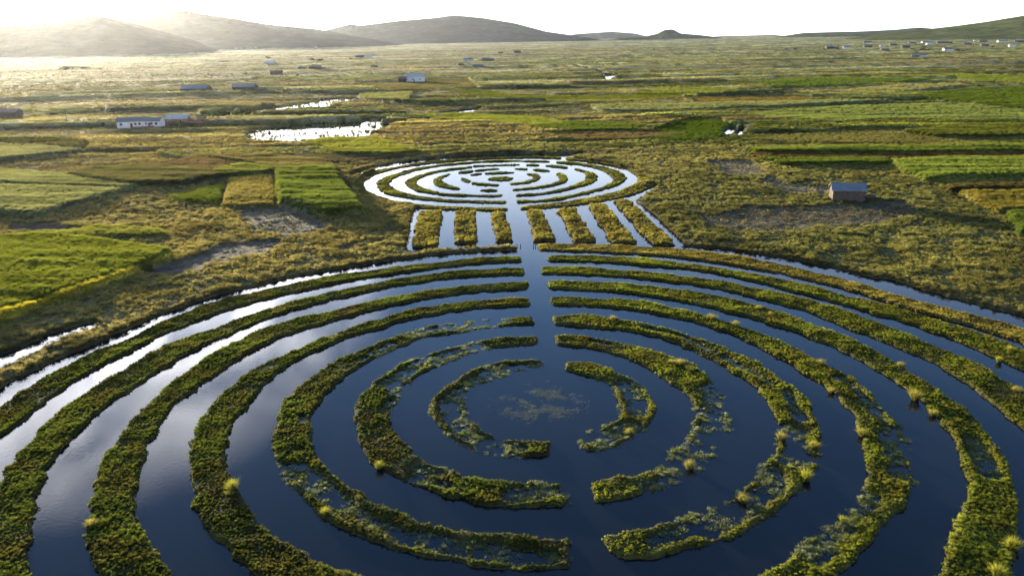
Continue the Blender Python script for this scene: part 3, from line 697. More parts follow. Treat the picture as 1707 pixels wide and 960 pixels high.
def island(name, poly, label, cat, group, step=.2, h0=.38, gdens=17, gs=.75, base=(.115,.135,.022), dryk=0.0, inset=0.0):
    lo, hi = poly.min(0)-.8, poly.max(0)+.8
    nx, ny = int((hi[0]-lo[0])/step)+2, int((hi[1]-lo[1])/step)+2
    X, Y = np.meshgrid(lo[0]+np.arange(nx)*step, lo[1]+np.arange(ny)*step)
    Q = np.column_stack([X.ravel(), Y.ravel()])
    # quick reject by distance to the outline's vertices (coarse cells)
    cs = 2.5; cell = set()
    dens = []
    for a, b in zip(poly, np.roll(poly, -1, 0)):
        k = max(2, int(np.hypot(*(b-a))/1.0)); dens.append(a+(b-a)*np.linspace(0, 1, k)[:, None])
    dp = np.concatenate(dens); kk = np.floor(dp/cs).astype(int)
    g0 = kk.min(0)-2; gsz = kk.max(0)-g0+3; occ = np.zeros(gsz, bool)
    for dx in (-1, 0, 1):
        for dy in (-1, 0, 1): occ[kk[:, 0]-g0[0]+dx, kk[:, 1]-g0[1]+dy] = True
    qk = np.floor(Q/cs).astype(int)-g0
    qk = np.clip(qk, 0, gsz-1); act = occ[qk[:, 0], qk[:, 1]]
    d = np.full(len(Q), -9.0)
    if min(hi-lo) < 14 or True:
        d[act] = sdf(Q[act], poly)
        rest = ~act   # deep inside or far outside: one coarse inside test
        if rest.any() and (hi-lo).min() < 12:
            d[rest] = sdf(Q[rest], poly)
    def height(P2, d2):
        x, y = P2[:, 0], P2[:, 1]
        dd = d2-inset+fbm(x, y, 1.3, 100, 3)*.27+fbm(x, y, 5, 101, 2)*.15
        k = sstep(-.28, .30, dd)
        z = h0+.06*fbm(x, y, 3.5, 102, 2)+.05*fbm(x, y, .8, 103, 3)+.06*sstep(.9, .2, dd)
        for l, r, dp_ in EROP:
            lo2, hi2 = l.min(0)-3*r, l.max(0)+3*r
            mk = np.where((x > lo2[0]) & (x < hi2[0]) & (y > lo2[1]) & (y < hi2[1]))[0]
            if len(mk):
                q = linedist(P2[mk], l)/(r*.92)+fbm(x[mk], y[mk], 1.5, 104, 3)*.35
                z[mk] -= dp_*np.exp(-np.clip(q, 0, 9)**4)*(1+.25*fbm(x[mk], y[mk], .6, 105, 2))
        return -.55*(1-k)+z*k, dd
    z = np.full(len(Q), -.55); a2 = d > -1.2
    z[a2], _ = height(Q[a2], d[a2])
    keepv = (d > -.75).reshape(ny, nx)
    fk = keepv[:-1, :-1] & keepv[1:, :-1] & keepv[:-1, 1:] & keepv[1:, 1:]
    j, i2 = np.where(fk); v0 = j*nx+i2
    F = np.stack([v0, v0+1, v0+nx+1, v0+nx], 1)
    used, inv = np.unique(F, return_inverse=True); F = inv.reshape(-1, 4)
    QQ = Q[used]; zz = z[used]
    lush = fbm(QQ[:, 0], QQ[:, 1], 4, 110, 3)
    c = (np.array(base)*.4+np.array([.02,.012,.004]))*(1+.4*lush)[:, None]
    wetm = sstep(.16, .02, zz)[:, None]; c = c*(1-wetm)+np.array([.045,.036,.018])*wetm
    root = link(name, mesh_np(name, np.column_stack([QQ, zz]), F, [M_SOIL], True, c))
    tag(root, label, cat, group)
    # plants
    n = int(len(F)*step*step*gdens); f = rng.integers(0, len(F), n)
    B = QQ[F[f]].mean(1)+rng.uniform(-.5, .5, (n, 2))*step
    zb = zz[F[f]].mean(1)
    cl = fbm(B[:, 0], B[:, 1], 1.3, 111, 2); pt = fbm(B[:, 0], B[:, 1], 5, 112, 2); u = rng.uniform(0, 1, n)
    keep = (zb > -.10+.14*rng.uniform(0, 1, n)**.4) & (u < .9+.3*cl)
    wk = (zb > -.45) & (zb < .10)
    inner_ = wk & (fbm(B[:, 0], B[:, 1], 1.2, 113, 3) > -.25)
    # weed only in hollows, not around the steep rim
    hol = np.zeros(n, bool)
    for l, r, dp_ in EROP: hol |= linedist(B, l) < r*1.5
    WEED.append(np.column_stack([B[inner_ & hol], zb[inner_ & hol]]))
    B, zb, cl, pt = B[keep], zb[keep], cl[keep], pt[keep]; n = len(B)
    r = rng.uniform(0, 1, n)
    tallp = np.clip(.20+.35*pt+dryk, 0.03, .95)
    tallp = .45+.5*tallp; idx = np.where(r < tallp*.65, 2, np.where(r < tallp, 3, np.where(r < .5+.5*tallp, 0, 1)))
    s = gs*rng.uniform(.6, 1.3, n)*(1+.22*cl+.25*pt)*np.where(idx < 2, .85, 1.0)
    col = np.array(base)*rng.uniform(.6, 1.4, n)[:, None]*(1+.3*pt)[:, None]
    brn = np.clip(fbm(B[:, 0], B[:, 1], 2.6, 114, 3)-.1, 0, .45)[:, None]; col = col*(1-brn)+np.array([.085,.062,.026])*brn
    dry = (idx >= 2)[:, None]; col = np.where(dry, col*np.array([1.4, 1.28, 1.15]), col*.72)
    yl = ((rng.uniform(0, 1, n) < .12) & (idx >= 2))[:, None]; col = np.where(yl, col*np.array([1.6, 1.5, .9]), col)
    gname = 'grass_cover'
    scatter(gname, np.column_stack([B, zb]), idx, s, col, root)
    return root

ordn = {1: 'innermost', 2: 'second', 3: 'third', 4: 'fourth', 5: 'fifth', 6: 'sixth', 7: 'seventh', 8: 'outermost'}
feat = {'1L': 'with a waterlogged weedy middle', '1R': 'thin and broken by open water', '2L': 'brown reedy at its left bend', '2R': 'dissolving into weed at its right bend',
        '3L': 'with drowned grey hollows', '3R': 'with loose green clumps near its lower end', '4L': 'dark and unbroken', '4R': 'with a long wet hollow along it',
        '5L': 'broad and dark', '5R': 'widening towards the bottom edge', '6L': 'running out at the lower left', '6R': 'dotted with pale tufts',
        '7L': 'long and narrow', '7R': 'with straw-coloured tufts', '8R': 'of pale dry grass'}
for k, poly in big.items():
    n = int(k[0]); sd = 'left' if k[1] == 'L' else 'right'
    dk = .45 if k == '8R' else (.2 if k in ('7R', '6R') else (.12 if k[1] == 'R' else .0))
    bs = (.185,.165,.05) if k == '8R' else ((.12,.142,.026) if k[1] == 'R' else (.066,.087,.020))
    island('grass_island', poly, f"{ordn[n]} {sd} grass island of the big circle, {feat[k]}", 'island',
           'curved islands of the big circle',   .2, .19, 64 if n > 3 else 44, .36, bs, dk, .08)
print('big islands done')
for k, poly in small.items():
    n = int(k[0]); sd = 'left' if k[1] == 'L' else 'right'
    nm = {5: 'outermost', 4: 'second outermost', 3: 'middle', 2: 'second innermost', 1: 'innermost'}[n]
    dk = .35 if n == 5 else .1
    island('grass_island', poly, f"{nm} curved grass island, {sd} side of the small far circle", 'island',
           'curved islands of the small circle', .33, .17, 17, .48, (.15,.15,.042) if n == 5 else (.12,.14,.03), dk, .14)
bitlab = {'3b': 'long hair-thin strip of turf at the back of the small circle', '2l': 'hair-thin turf strip joining two slivers upper left in the small circle', '1l': 'tiny turf strip between the weedy islet and the strip above the centre',
          '0': 'lone oval green islet at the centre of the small far circle', '1b': 'thin green islet just below the centre islet of the small circle',
          '1t': 'thin green islet just above the centre islet of the small circle', '2b': 'short sliver of turf below the centre, left of the small circle channel',
          '2t': 'short green islet upper left of the small circle centre', '2t2': 'faint sliver of turf above the centre islet of the small circle',
          '2t3': 'sliver of turf upper right of the small circle centre islet', '2t4': 'green islet beside the back channel, second ring of the small circle',
          '3t': 'small islet at the back of the small circle, left of its back channel', '3t2': 'longer green islet at the back of the small circle, right of its back channel',
          '1w': 'round weedy islet left of the centre of the small circle'}
for k, poly in small_bits:
    island('grass_islet', poly, bitlab[k], 'islet', 'islets inside the small circle', .3, .16, 12, .5, (.11,.15,.022), 0)
rl = ['leftmost of the seven straight grass beds between the circles', 'second grass bed from the left between the two circles', 'narrow grass bed just left of the central channel between the circles',
      'grass bed just right of the central channel between the circles', 'fifth grass bed from the left, slanting between the circles', 'long slanting grass bed, second from the right between the circles',
      'rightmost and longest slanting grass bed between the circles']
for p, l in zip(rects, rl):
    island('planting_bed', GP(p), l, 'grass bed', 'straight beds between the circles', .25, .32, 12, .75, (.15,.14,.042), .4)
print('islands done')

# ------------------------------------------------------------------ water weed in the hollows and in the middle
Wp = np.concatenate(WEED)
Wp = Wp[(fbm(Wp[:, 0], Wp[:, 1], .9, 130, 2)+rng.uniform(-.5, .5, len(Wp))) > -.25]
n = len(Wp); cw = np.array([.23,.25,.17])*rng.uniform(.6, 1.3, n)[:, None]
g = (rng.uniform(0, 1, n) < .35)[:, None]; cw = np.where(g, np.array([.13,.16,.03]), cw)
iw = np.where(rng.uniform(0, 1, n) < .82, 4, np.where(rng.uniform(0, 1, n) < .5, 0, 2))
Wp[:, 2] = np.where(iw == 0, -.015, -.01)
o = scatter('water_weed', Wp, iw, rng.uniform(.4, .85, n), cw, None, rng.uniform(.25, .7, n))
tag(o, 'grey green water weed and sprigs in the drowned hollows of the islands', 'water weed', kind='stuff')
n = 4600; c0 = np.array(G(900, 672)); a = rng.uniform(0, 6.28, n); rr = rng.normal(2.3, .55, n)*np.where(rng.uniform(0, 1, n) < .25, .6, 1)
Q = np.stack([c0[0]+1.25*rr*np.cos(a), c0[1]+1.15*rr*np.sin(a)], 1)
k = fbm(Q[:, 0], Q[:, 1], 1.3, 120, 3) > .08; Q = Q[k]; n = len(Q)
o = scatter('pond_weed', np.column_stack([Q, np.full(n, -.03)]), np.full(n, 4), rng.uniform(.4, .8, n), np.array([.23,.26,.24])*rng.uniform(.7, 1.2, n)[:, None], None, rng.uniform(.08, .2, n))
tag(o, 'thin pale ring of weed floating at the centre of the big circle', 'pond weed', kind='stuff')

# reeds standing in the glittering ponds
RP = []
for poly, rg in ponds[:3]:
    lo, hi = poly.min(0), poly.max(0); k = int((hi-lo).prod()*.35); Q = rng.uniform(0, 1, (k, 2))*(hi-lo)+lo
    d = sdf(Q, poly); u = rng.uniform(0, 1, k); RP.append(Q[(d > -1) & (u < .3+.7*np.exp(-np.clip(d, 0, 99)/5)) & (fbm(Q[:, 0]/1.5, Q[:, 1], 4, 140, 2) > -.1)])
RP = np.concatenate(RP); n = len(RP)
o = scatter('pond_reeds', np.column_stack([RP, np.full(n, -.02)]), rng.integers(2, 4, n), rng.uniform(1.1, 2.6, n), np.array([.12,.12,.04])*rng.uniform(.7, 1.3, n)[:, None])
tag(o, 'short reeds speckling the bright shallow ponds on the left', 'reeds', kind='stuff')

# ------------------------------------------------------------------ big golden tussocks, each one a thing
M_TUFT = mat_blade('golden_blades', 'GEOMETRY', .55)
def tuft_mesh(name, seed, n=420, rad=.30, h=.95, base=(.28,.25,.06)):
    r = np.random.default_rng(seed); V = []; F = []; Cc = []
    for i in range(n):
        a = r.uniform(0, 6.283); q = rad*math.sqrt(r.uniform(0, 1)); hh = h*r.uniform(.5, 1.1); ln = (.12+.75*(q/rad)**1.5)*r.uniform(.5, 1.2)
        ta = a+1.57+r.normal(0, .5); w = .011*r.uniform(.7, 1.3); cx_, cy_ = math.cos(ta)*w, math.sin(ta)*w; la = a+r.normal(0, .25)
        k = len(V); s = r.uniform(.7, 1.25)
        for t_, lt, ww in ((0, 0, 1), (.4, .18, 1), (.75, .55, .8)):
            x, y = q*math.cos(a)+math.cos(la)*ln*hh*lt, q*math.sin(a)+math.sin(la)*ln*hh*lt; z = -.1+(hh+.1)*t_*(1-.25*ln*lt)
            V += [(x-cx_*ww, y-cy_*ww, z), (x+cx_*ww, y+cy_*ww, z)]
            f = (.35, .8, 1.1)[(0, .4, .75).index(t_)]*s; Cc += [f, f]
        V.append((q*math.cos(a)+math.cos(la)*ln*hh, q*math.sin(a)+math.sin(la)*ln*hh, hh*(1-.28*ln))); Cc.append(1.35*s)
        F += [(k, k+1, k+3), (k, k+3, k+2), (k+2, k+3, k+5), (k+2, k+5, k+4), (k+4, k+5, k+6)]
    me = mesh_np(name, V, F, [M_TUFT], False, np.tile(base, (len(V), 1)))
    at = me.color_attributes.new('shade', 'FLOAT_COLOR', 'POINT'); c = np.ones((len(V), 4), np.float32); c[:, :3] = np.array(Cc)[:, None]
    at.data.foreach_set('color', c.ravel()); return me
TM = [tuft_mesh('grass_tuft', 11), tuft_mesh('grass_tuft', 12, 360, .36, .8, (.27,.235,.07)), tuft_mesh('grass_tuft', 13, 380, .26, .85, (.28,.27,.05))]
TUFTS = [
 (1438,722,1.0,0,'large golden tussock standing apart on the inner shore of the fourth right island'),
 (1357,743,1.0,0,'golden tussock at the outer edge of the third right island, above its twin'),
 (1345,795,1.15,2,'tall yellow tussock on the outer shore of the third right island, lowest there'),
 (632,776,1.1,2,'bright yellow tussock on the left bend of the second island ring'),
 (543,852,.85,2,'bright yellow tussock in the grey hollow of the third left island'),
 (598,828,.6,1,'small straw tussock on the inner shore of the third left island'),
 (388,812,1.0,2,'yellow tussock on the inner shore of the fourth left island'),
 (383,822,.7,1,'straw tussock leaning behind the yellow one on the fourth left island'),
 (152,872,.95,1,'straw tussock on the outer shore of the fifth left island near the bottom'),
 (1134,606,1.0,1,'straw tussock on the back shore of the second right island, left of its neighbour'),
 (1150,616,.9,1,'straw tussock at the back of the second right island, beside open water'),
 (1120,604,.8,0,'smaller tussock left of the straw pair on the second right island'),
 (1023,531,.95,1,'pale tussock on the back shore of the third right island near the channel'),
 (1187,529,1.0,1,'pale broad tussock on the back shore of the fourth right island'),
 (1226,541,.85,0,'tussock right of the pale broad one on the fourth right island'),
 (1266,513,.95,1,'pale tussock on the back shore of the fifth right island'),
 (1286,523,.7,0,'small pale tussock beside the larger one, fifth right island'),
 (1369,604,.9,1,'straw tussock on the outer shore of the fourth right island, above the wet hollow'),
 (1387,650,.9,0,'tussock on the inner shore of the fourth right island beside the wet hollow'),
 (1502,608,.8,1,'pale tussock on the outer shore of the fifth right island, midway down'),
 (1526,662,1.15,0,'large golden tussock on the inner shore of the fifth right island'),
 (1556,688,.9,1,'straw tussock below the large golden one on the fifth right island'),
 (1685,583,.95,0,'golden tussock near the right edge, seventh right island'),
 (1697,649,.9,1,'straw tussock near the right edge, outer shore of the sixth right island'),
 (1666,600,.8,2,'yellow tussock in the band of the seventh right island left of the golden one'),
 (1690,908,1.0,2,'yellow tussock at the right edge near the bottom corner, fifth right island'),
 (1664,955,1.1,2,'yellow tussock at the very bottom on the fifth right island'),
 (1406,866,.8,2,'round yellow green tussock at the inner shore, lower end of fourth right island'),
 (1303,728,.8,1,'tussock on the inner shore of the third right island where it breaks up'),
 (1240,830,.75,1,'brownish tussock in the shallows of the third right island'),
 (1150,775,.75,1,'brownish tussock in the drowned lower bend of the second right island'),
 (1050,718,.7,0,'low brown tussock on the innermost right island'),
]
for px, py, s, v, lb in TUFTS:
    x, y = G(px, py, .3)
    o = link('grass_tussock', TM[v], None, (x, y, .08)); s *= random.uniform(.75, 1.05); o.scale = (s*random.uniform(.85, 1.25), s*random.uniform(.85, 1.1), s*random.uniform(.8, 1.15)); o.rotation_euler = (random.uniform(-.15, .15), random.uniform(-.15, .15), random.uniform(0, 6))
    tag(o, lb, 'tussock', 'large tussocks on the islands')

# little posts of the old weir at the channel mouth
M_WOOD = mat_plain('weathered_wood', (.09,.07,.05), .9, .3, 4)
def post(px, py, lb):
    x, y = G(px, py); b_ = MB(); n = 7; r0 = .07
    ring = lambda z, r: [(r*math.cos(6.283*i/n), r*math.sin(6.283*i/n), z) for i in range(n)]
    A, B2, C2 = ring(-.5, r0), ring(.42, r0*.9), ring(.47, r0*.6)
    for q, w in ((A, B2), (B2, C2)):
        for i in range(n): j = (i+1) % n; b_.poly([q[i], q[j], w[j], w[i]])
    b_.poly(C2)
    o = link('wooden_post', b_.mesh('wooden_post', M_WOOD), None, (x, y, 0)); o.rotation_euler = (random.uniform(-.1, .1), random.uniform(-.1, .1), 0)
    tag(o, lb, 'post', 'old weir posts in the channel mouth')
for px, lb in ((862, 'leftmost weathered post of the old weir in the channel'), (868, 'second weathered post from the left bank of the channel'),
               (889, 'weathered post right of mid channel in the old weir'), (892.5, 'rightmost weathered post of the weir beside the pale island')):
    post(px, 411.5, lb)

# ------------------------------------------------------------------ hills
def hill(name, prof, dist, depth, colr, seed, foot=None, rough=1.0, lab=None):
    """prof: skyline pixels; dist: distance of the crest, depth: half width"""
    p = np.array(prof, float); az = []; el = []
    for px, py in p:
        u, v = (px-853.5)/FPX, -(py-480)/FPX; u, v = cr*u-sr*v, sr*u+cr*v
        d = (u, cp+v*sp, -sp+v*cp); az.append(math.atan2(d[0], d[1])); el.append(d[2]/math.hypot(d[0], d[1]))
    az, el = np.array(az), np.array(el); nA = 260; nD = 60
    A = np.linspace(az[0], az[-1], nA)
    k = np.convolve(np.pad(np.interp(A, az, el), 3, 'edge'), np.ones(7)/7, 'valid')
    crest = CAMH+dist*k
    t = np.linspace(-1, 1, nD)
    AA, TT = np.meshgrid(A, t)
    hh = np.maximum(crest, 0)[None]+5
    D2 = dist+TT*depth
    x, y = D2*np.sin(AA), D2*np.cos(AA)
    shape = np.where(TT < 0, (1-np.abs(TT))**1.25*(1+.0*TT), 1-TT**2)
    nz_ = fbm(x, y, dist*.16, seed, 5)*.05*rough*(1-np.abs(TT))*np.abs(TT)**.6*2
    rav = np.abs(fbm(x*1.0, y*.45, dist*.05, seed+9, 4))*.07*rough*np.abs(TT)**.5*(1-np.abs(TT))*2
    z = hh*np.clip(shape+nz_-rav, 0, 2)-5
    # sits a little into the plain at both ends
    i = np.arange(nD-1)[:, None]*nA+np.arange(nA-1)[None]; F = np.stack([i, i+1, i+nA+1, i+nA], -1).reshape(-1, 4)
    n1 = fbm(x, y, dist*.03, seed+20, 4)[..., None]
    # scrub, rock and field patches
    c = np.array(colr)*(1+.35*n1)+np.clip(fbm(x, y, dist*.012, seed+30, 3)-.3, 0, 1)[..., None]*np.array([.05,.04,.02])
    o = link('hill', mesh_np('hill', np.column_stack([x.ravel(), y.ravel(), z.ravel()]), F, [M_HILL], True, np.clip(c.reshape(-1, 3), .01, .5)))
    tag(o, kind='structure'); return o
mt, t, b, oo = newmat('hillside'); M_HILL = mt
a = t.nodes.new('ShaderNodeAttribute'); a.attribute_name = 'col'; geo = t.nodes.new('ShaderNodeNewGeometry')
n1 = noise_node(t, .02, 6, .65, vec=geo.outputs['Position'])
mr = t.nodes.new('ShaderNodeMapRange'); mr.inputs['From Min'].default_value = .35; mr.inputs['From Max'].default_value = .65; mr.inputs['To Min'].default_value = .5; mr.inputs['To Max'].default_value = 1.4
t.links.new(n1.outputs['Fac'], mr.inputs['Value'])
v = t.nodes.new('ShaderNodeVectorMath'); v.operation = 'SCALE'; t.links.new(a.outputs['Color'], v.inputs[0]); t.links.new(mr.outputs[0], v.inputs['Scale'])
t.links.new(v.outputs[0], b.inputs['Base Color']); b.inputs['Roughness'].default_value = 1; b.inputs['Specular IOR Level'].default_value = 0
bp = t.nodes.new('ShaderNodeBump'); bp.inputs['Distance'].default_value = 14; bp.inputs['Strength'].default_value = .3
t.links.new(n1.outputs['Fac'], bp.inputs['Height']); t.links.new(bp.outputs[0], b.inputs['Normal'])

hill('h', [(-420,60),(-250,34),(-120,40),(0,44),(60,40),(110,36),(160,25),(200,34),(260,50),(320,66),(365,84),(400,92)], 3900, 1150, (.05,.045,.045), 200)
hill('h', [(150,60),(200,33),(240,28),(300,19),(315,18),(335,22),(380,29),(450,41),(530,49),(600,62),(660,72),(700,80)], 6000, 1700, (.04,.048,.045), 220)
hill('h', [(500,62),(545,50),(585,40),(600,43),(665,35),(730,29),(760,25.5),(800,29),(860,39),(910,53),(960,60),(1010,68),(1040,72)], 8600, 2200, (.04,.052,.048), 240, rough=.8)
hill('h', [(930,64),(960,57),(1020,53),(1060,56),(1090,64)], 12500, 900, (.08,.09,.06), 260, rough=.6)
hill('h', [(985,70),(1030,65),(1070,62),(1095,57),(1108,50),(1122,49),(1134,56),(1170,59),(1200,63),(1225,68)], 7600, 700, (.07,.08,.045), 280, rough=.7)
hill('h', [(1150,64),(1200,60.5),(1290,58.5),(1330,62)], 13000, 700, (.08,.09,.06), 290, rough=.5)
hill('h', [(1270,66),(1300,61),(1340,55),(1440,52.5),(1490,50),(1530,46),(1570,49),(1640,60)], 8200, 1500, (.075,.085,.045), 300, rough=.8)
hill('h', [(1400,66),(1450,60),(1520,52),(1580,45),(1640,37),(1707,26),(1800,12),(1950,-10),(2150,10),(2300,50)], 4600, 1500, (.11,.12,.05), 320)

# ------------------------------------------------------------------ houses
M_ADOBE = mat_plain('adobe_wall', (.085,.064,.05), .95, .25, 1.5, 0, .4)
M_BRICK = mat_plain('brick_wall', (.24,.11,.08), .9, .25, 2.0, 0, .3)
M_WHITE = mat_plain('whitewashed_wall', (.62,.60,.58), .85, .12, .8)
M_DARKW = mat_plain('dark_mud_wall', (.11,.08,.06), .95, .25, 1.2)
M_BLUE = mat_roof('blue_grey_sheet_roof', (.15,.17,.20)); M_GREY = mat_roof('grey_sheet_roof', (.22,.21,.20), .2, .5)
M_PALE = mat_roof('pale_sheet_roof', (.50,.49,.47), .1, .5); M_RUST = mat_roof('rusty_roof', (.22,.12,.08)); M_THATCH = mat_plain('thatch_roof', (.15,.12,.07), 1, .3, 3)
M_GLASS = mat_plain('dark_window', (.02,.02,.025), .2, .1); M_DOOR = mat_plain('plank_door', (.10,.065,.045), .8, .3, 3); M_FRAME = mat_plain('window_frame', (.35,.30,.25), .7, .1)
WALLS = {'a': M_ADOBE, 'b': M_BRICK, 'w': M_WHITE, 'd': M_DARKW}; ROOFS = {'b': M_BLUE, 'g': M_GREY, 'p': M_PALE, 'r': M_RUST, 't': M_THATCH}
def zland(x, y): return float(land(np.array([[x, y]]))[0][0])
def house(name, px, py, L, Wd, H, rot, wall, roof, label, cat='house', group=None, nwin=2, door=True, rise=None, detail=True):
    x, y = G(px, py, .4)
    z = .35 if math.hypot(x, y) < 200 else .45
    z = min(z, zland(x, y)+.05)
    root = bpy.data.objects.new(name, None); COL.objects.link(root); root.location = (x, y, z); root.rotation_euler = (0, 0, R(rot))
    tag(root, label, cat, group)
    rise = Wd*.28 if rise is None else rise
    w = MB(); h2 = Wd/2; w.prism([(-h2, -.8), (h2, -.8), (h2, H), (0, H+rise), (-h2, H)], -L/2, L/2)
    wo = link('wall', w.mesh('wall', WALLS[wall]), root)
    r = MB(); e = .3; sl = rise/h2; th_ = .09
    r.prism([(-h2-e, H-e*sl+.01), (0, H+rise+.01), (h2+e, H-e*sl+.01), (h2+e, H-e*sl+th_), (0, H+rise+th_+.03), (-h2-e, H-e*sl+th_)], -L/2-e, L/2+e)
    link('roof', r.mesh('roof', ROOFS[roof]), root)
    if detail:
        if door:
            d = MB(); d.box(-.45, .45, -h2-.05, -h2+.02, 0, 1.9); link('door', d.mesh('door', M_DOOR), root)
        for i in range(nwin):
            xx = -L/2+(i+.5+(.25 if i >= nwin/2 else -.0))*L/(nwin+.5)
            if door and abs(xx) < .9: xx = 1.5
            wz = H*.42
            fr = MB(); fr.box(xx-.5, xx+.5, -h2-.04, -h2+.02, wz, wz+.95); fo = link('window', fr.mesh('window', M_FRAME), root)
            pn = MB(); pn.box(xx-.4, xx+.4, -h2-.06, -h2-.041, wz+.1, wz+.85); link('pane', pn.mesh('pane', M_GLASS), fo)
    return root
# the adobe hut on the right
house('adobe_hut', 1411, 333, 6.0, 3.6, 2.3, -11, 'a', 'b', 'lone brown adobe hut with blue grey metal roof on bare ground', 'hut', nwin=0, door=False, rise=1.05)
def low_wall(px, py, L, H, rot, mat, label, th_=.4):
    x, y = G(px, py, .4); b_ = MB(); n = max(3, int(L/.8)); 
    for i in range(n):
        b_.box(-L/2+i*L/n, -L/2+(i+1)*L/n-.001, -th_/2, th_/2, -.6, H*random.uniform(.82, 1.08))
    o = link('adobe_wall', b_.mesh('adobe_wall', mat), None, (x, y, .42)); o.rotation_euler = (0, 0, R(rot)); tag(o, label, 'wall'); return o
low_wall(1447, 331, 2.6, .8, -8, M_ADOBE, 'low broken mud wall beside the lone adobe hut')
# farmstead on the left
house('farmhouse', 222, 213, 10.5, 5, 2.6, 14, 'w', 'g', 'whitewashed farmhouse with grey roof, left wing of the left farm', nwin=3, group='left farm buildings')
house('farmhouse', 254, 212, 8.5, 4.6, 2.5, -2, 'w', 'g', 'whitewashed farmhouse wing with small windows beside the brick farmhouse', nwin=4, group='left farm buildings')
low_wall(240, 217, 8.5, 1.5, 8, M_BRICK, 'pinkish brick yard wall in front of the white farmhouse')
house('farmhouse', 298, 208, 8.5, 4.6, 2.6, 4, 'b', 'p', 'red brick farmhouse with pale sheet roof beside the white farmhouse', nwin=2, group='left farm buildings')
low_wall(326, 209, 8.0, 1.7, 4, M_BRICK, 'long brick yard wall right of the brick farmhouse')
house('shed', 336, 205, 2.5, 2.2, 1.8, 4, 'd', 'r', 'small dark shed behind the brick yard wall', 'shed', nwin=0)
house('barn', 691, 137, 16, 7, 4.0, 3, 'w', 'p', 'long barn with bright white roof standing alone in mid distance', 'barn', nwin=3)
house('shed', 671, 138, 6, 5, 3.0, 3, 'a', 'r', 'brown shed against the left end of the white roofed barn', 'shed', nwin=1)
FAR = [ # px, base py, width px, wall, roof, label
 (328,157,46,'a','b','hazy long house with bluish roof left of the twin farm'), (410,154,40,'a','g','long grey roofed farm right of the hazy bluish one'), (437,155,14,'d','t','small thatched annex at the right end of the grey roofed farm'),
 (16,196,40,'d','r','brown farm cut by the left edge of the view'), (451,109,17,'w','p','pale roofed cottage below a dark shrub in the left distance'), (461,125,20,'d','t','dark thatched hut left of the middle distance'),
 (504,117,13,'a','g','grey cottage at the left end of a dark wall'), (526,118,20,'d','r','low dark house right of the grey cottage'), (600,97,14,'a','g','small far house left of the white cottages'),
 (612,96,10,'w','p','left white cottage of the far pair'), (624,95,11,'w','p','right white cottage of the far pair'), (624,115,11,'d','t','single dark hut on its own field'),
 (781,104,17,'w','b','bluish roofed house beyond the white barn'), (813,104,20,'a','g','long grey house right of the bluish one'), (797,114,18,'a','b','nearest of the three houses beyond the barn'), (769,111,9,'d','t','small dark hut left of the nearest of the three'),
 (835,90,8,'d','r','small dark far hut, left of a pair'), (862,89,12,'d','r','low dark far hut, right of a pair'),
 (1383,82,15,'a','b','leftmost house of the right village'), (1394,82,8,'d','t','dark hut beside the leftmost village house'), (1411,82,12,'w','g','pale house second from left in the village'),
 (1446,80,14,'a','b','blue roofed village house with long shed'), (1446,72,14,'a','g','far grey house behind the blue roofed village house'), (1471,80,10,'w','p','white ended cottage in the village'),
 (1474,87,14,'a','g','low grey house in front of the white ended cottage'), (1488,77,11,'a','g','small grey house right behind the white ended cottage'), (1509,81,14,'a','b','blue house left of the dark village trees'),
 (1520,74,12,'a','g','far grey house above the dark village trees'), (1524,97,14,'a','g','grey left part of the nearest village farm'), (1537,96,15,'w','g','white walled nearest village farmhouse'),
 (1545,73,20,'w','b','long far blue roofed hall in the village'), (1549,76,12,'w','p','white cottage in front of the long blue hall'), (1571,73,19,'a','b','blue roofed hall right of the long hall'),
 (1580,86,17,'w','b','blue roofed house beside the dark tree row'), (1611,76,14,'a','g','grey village house right of centre'), (1625,69,5,'w','p','tiny white chapel far off in the village'),
 (1638,71,13,'a','g','far grey house right of the white chapel'), (1641,78,12,'d','g','low dark village house with trees'), (1671,71,17,'w','b','large blue roofed building near the right edge'),
 (1687,79,11,'w','p','white roofed house near the right edge'), (1699,71,18,'a','b','long blue house cut by the right edge'), (1518,60.5,5,'w','w','white building at the foot of the right hill'),
 (393,83,4,'w','p','first white house at the foot of the left hills'), (402,83.5,4,'w','p','second white house at the foot of the left hills'), (412,82,4,'w','p','third white house at the foot of the left hills'),
 (418,82.8,5,'w','p','fourth white house at the foot of the left hills'), (427,82,4,'w','p','rightmost white house at the foot of the left hills'), (527,80,4,'w','p','lone white house in place of a smoke puff at the middle hill foot'),  # the lone middle hill house stands in for a wisp of white smoke
 (300,86,4,'w','p','faint white house left of the hill foot village'), (1660,61,5,'w','p','white house low on the right hillside, left one'), (1676,60,6,'w','g','white house low on the right hillside, middle one'), (1695,60.5,5,'w','p','white house low on the right hillside, right one'),
 (1560,58.5,5,'a','g','small house on the right hill foot'), (960,86,5,'d','r','tiny far hut right of the middle of the plain'), (1310,84,7,'d','g','tiny dark hut left of the village across a field'), (1325,83.5,6,'d','r','tiny brown hut just right of the tiny dark hut'),
]
ROOFS['w'] = M_PALE
for px, py, w, wl, rf, lb in FAR:
    yh = 64+(853-px)*.01656; D = CAMH*FPX/max(6, py-yh); L = w*D/FPX
    L = min(L, 46); H = 2.6 if L < 12 else 3.6
    if D > 2500: H = 5
    house('house', px, py, L, max(3, min(L*.45, 9)), H, random.uniform(-12, 12), wl, rf, lb, 'house', 'houses scattered over the plain', nwin=2 if w > 12 else 1, detail=(w >= 10), rise=None)

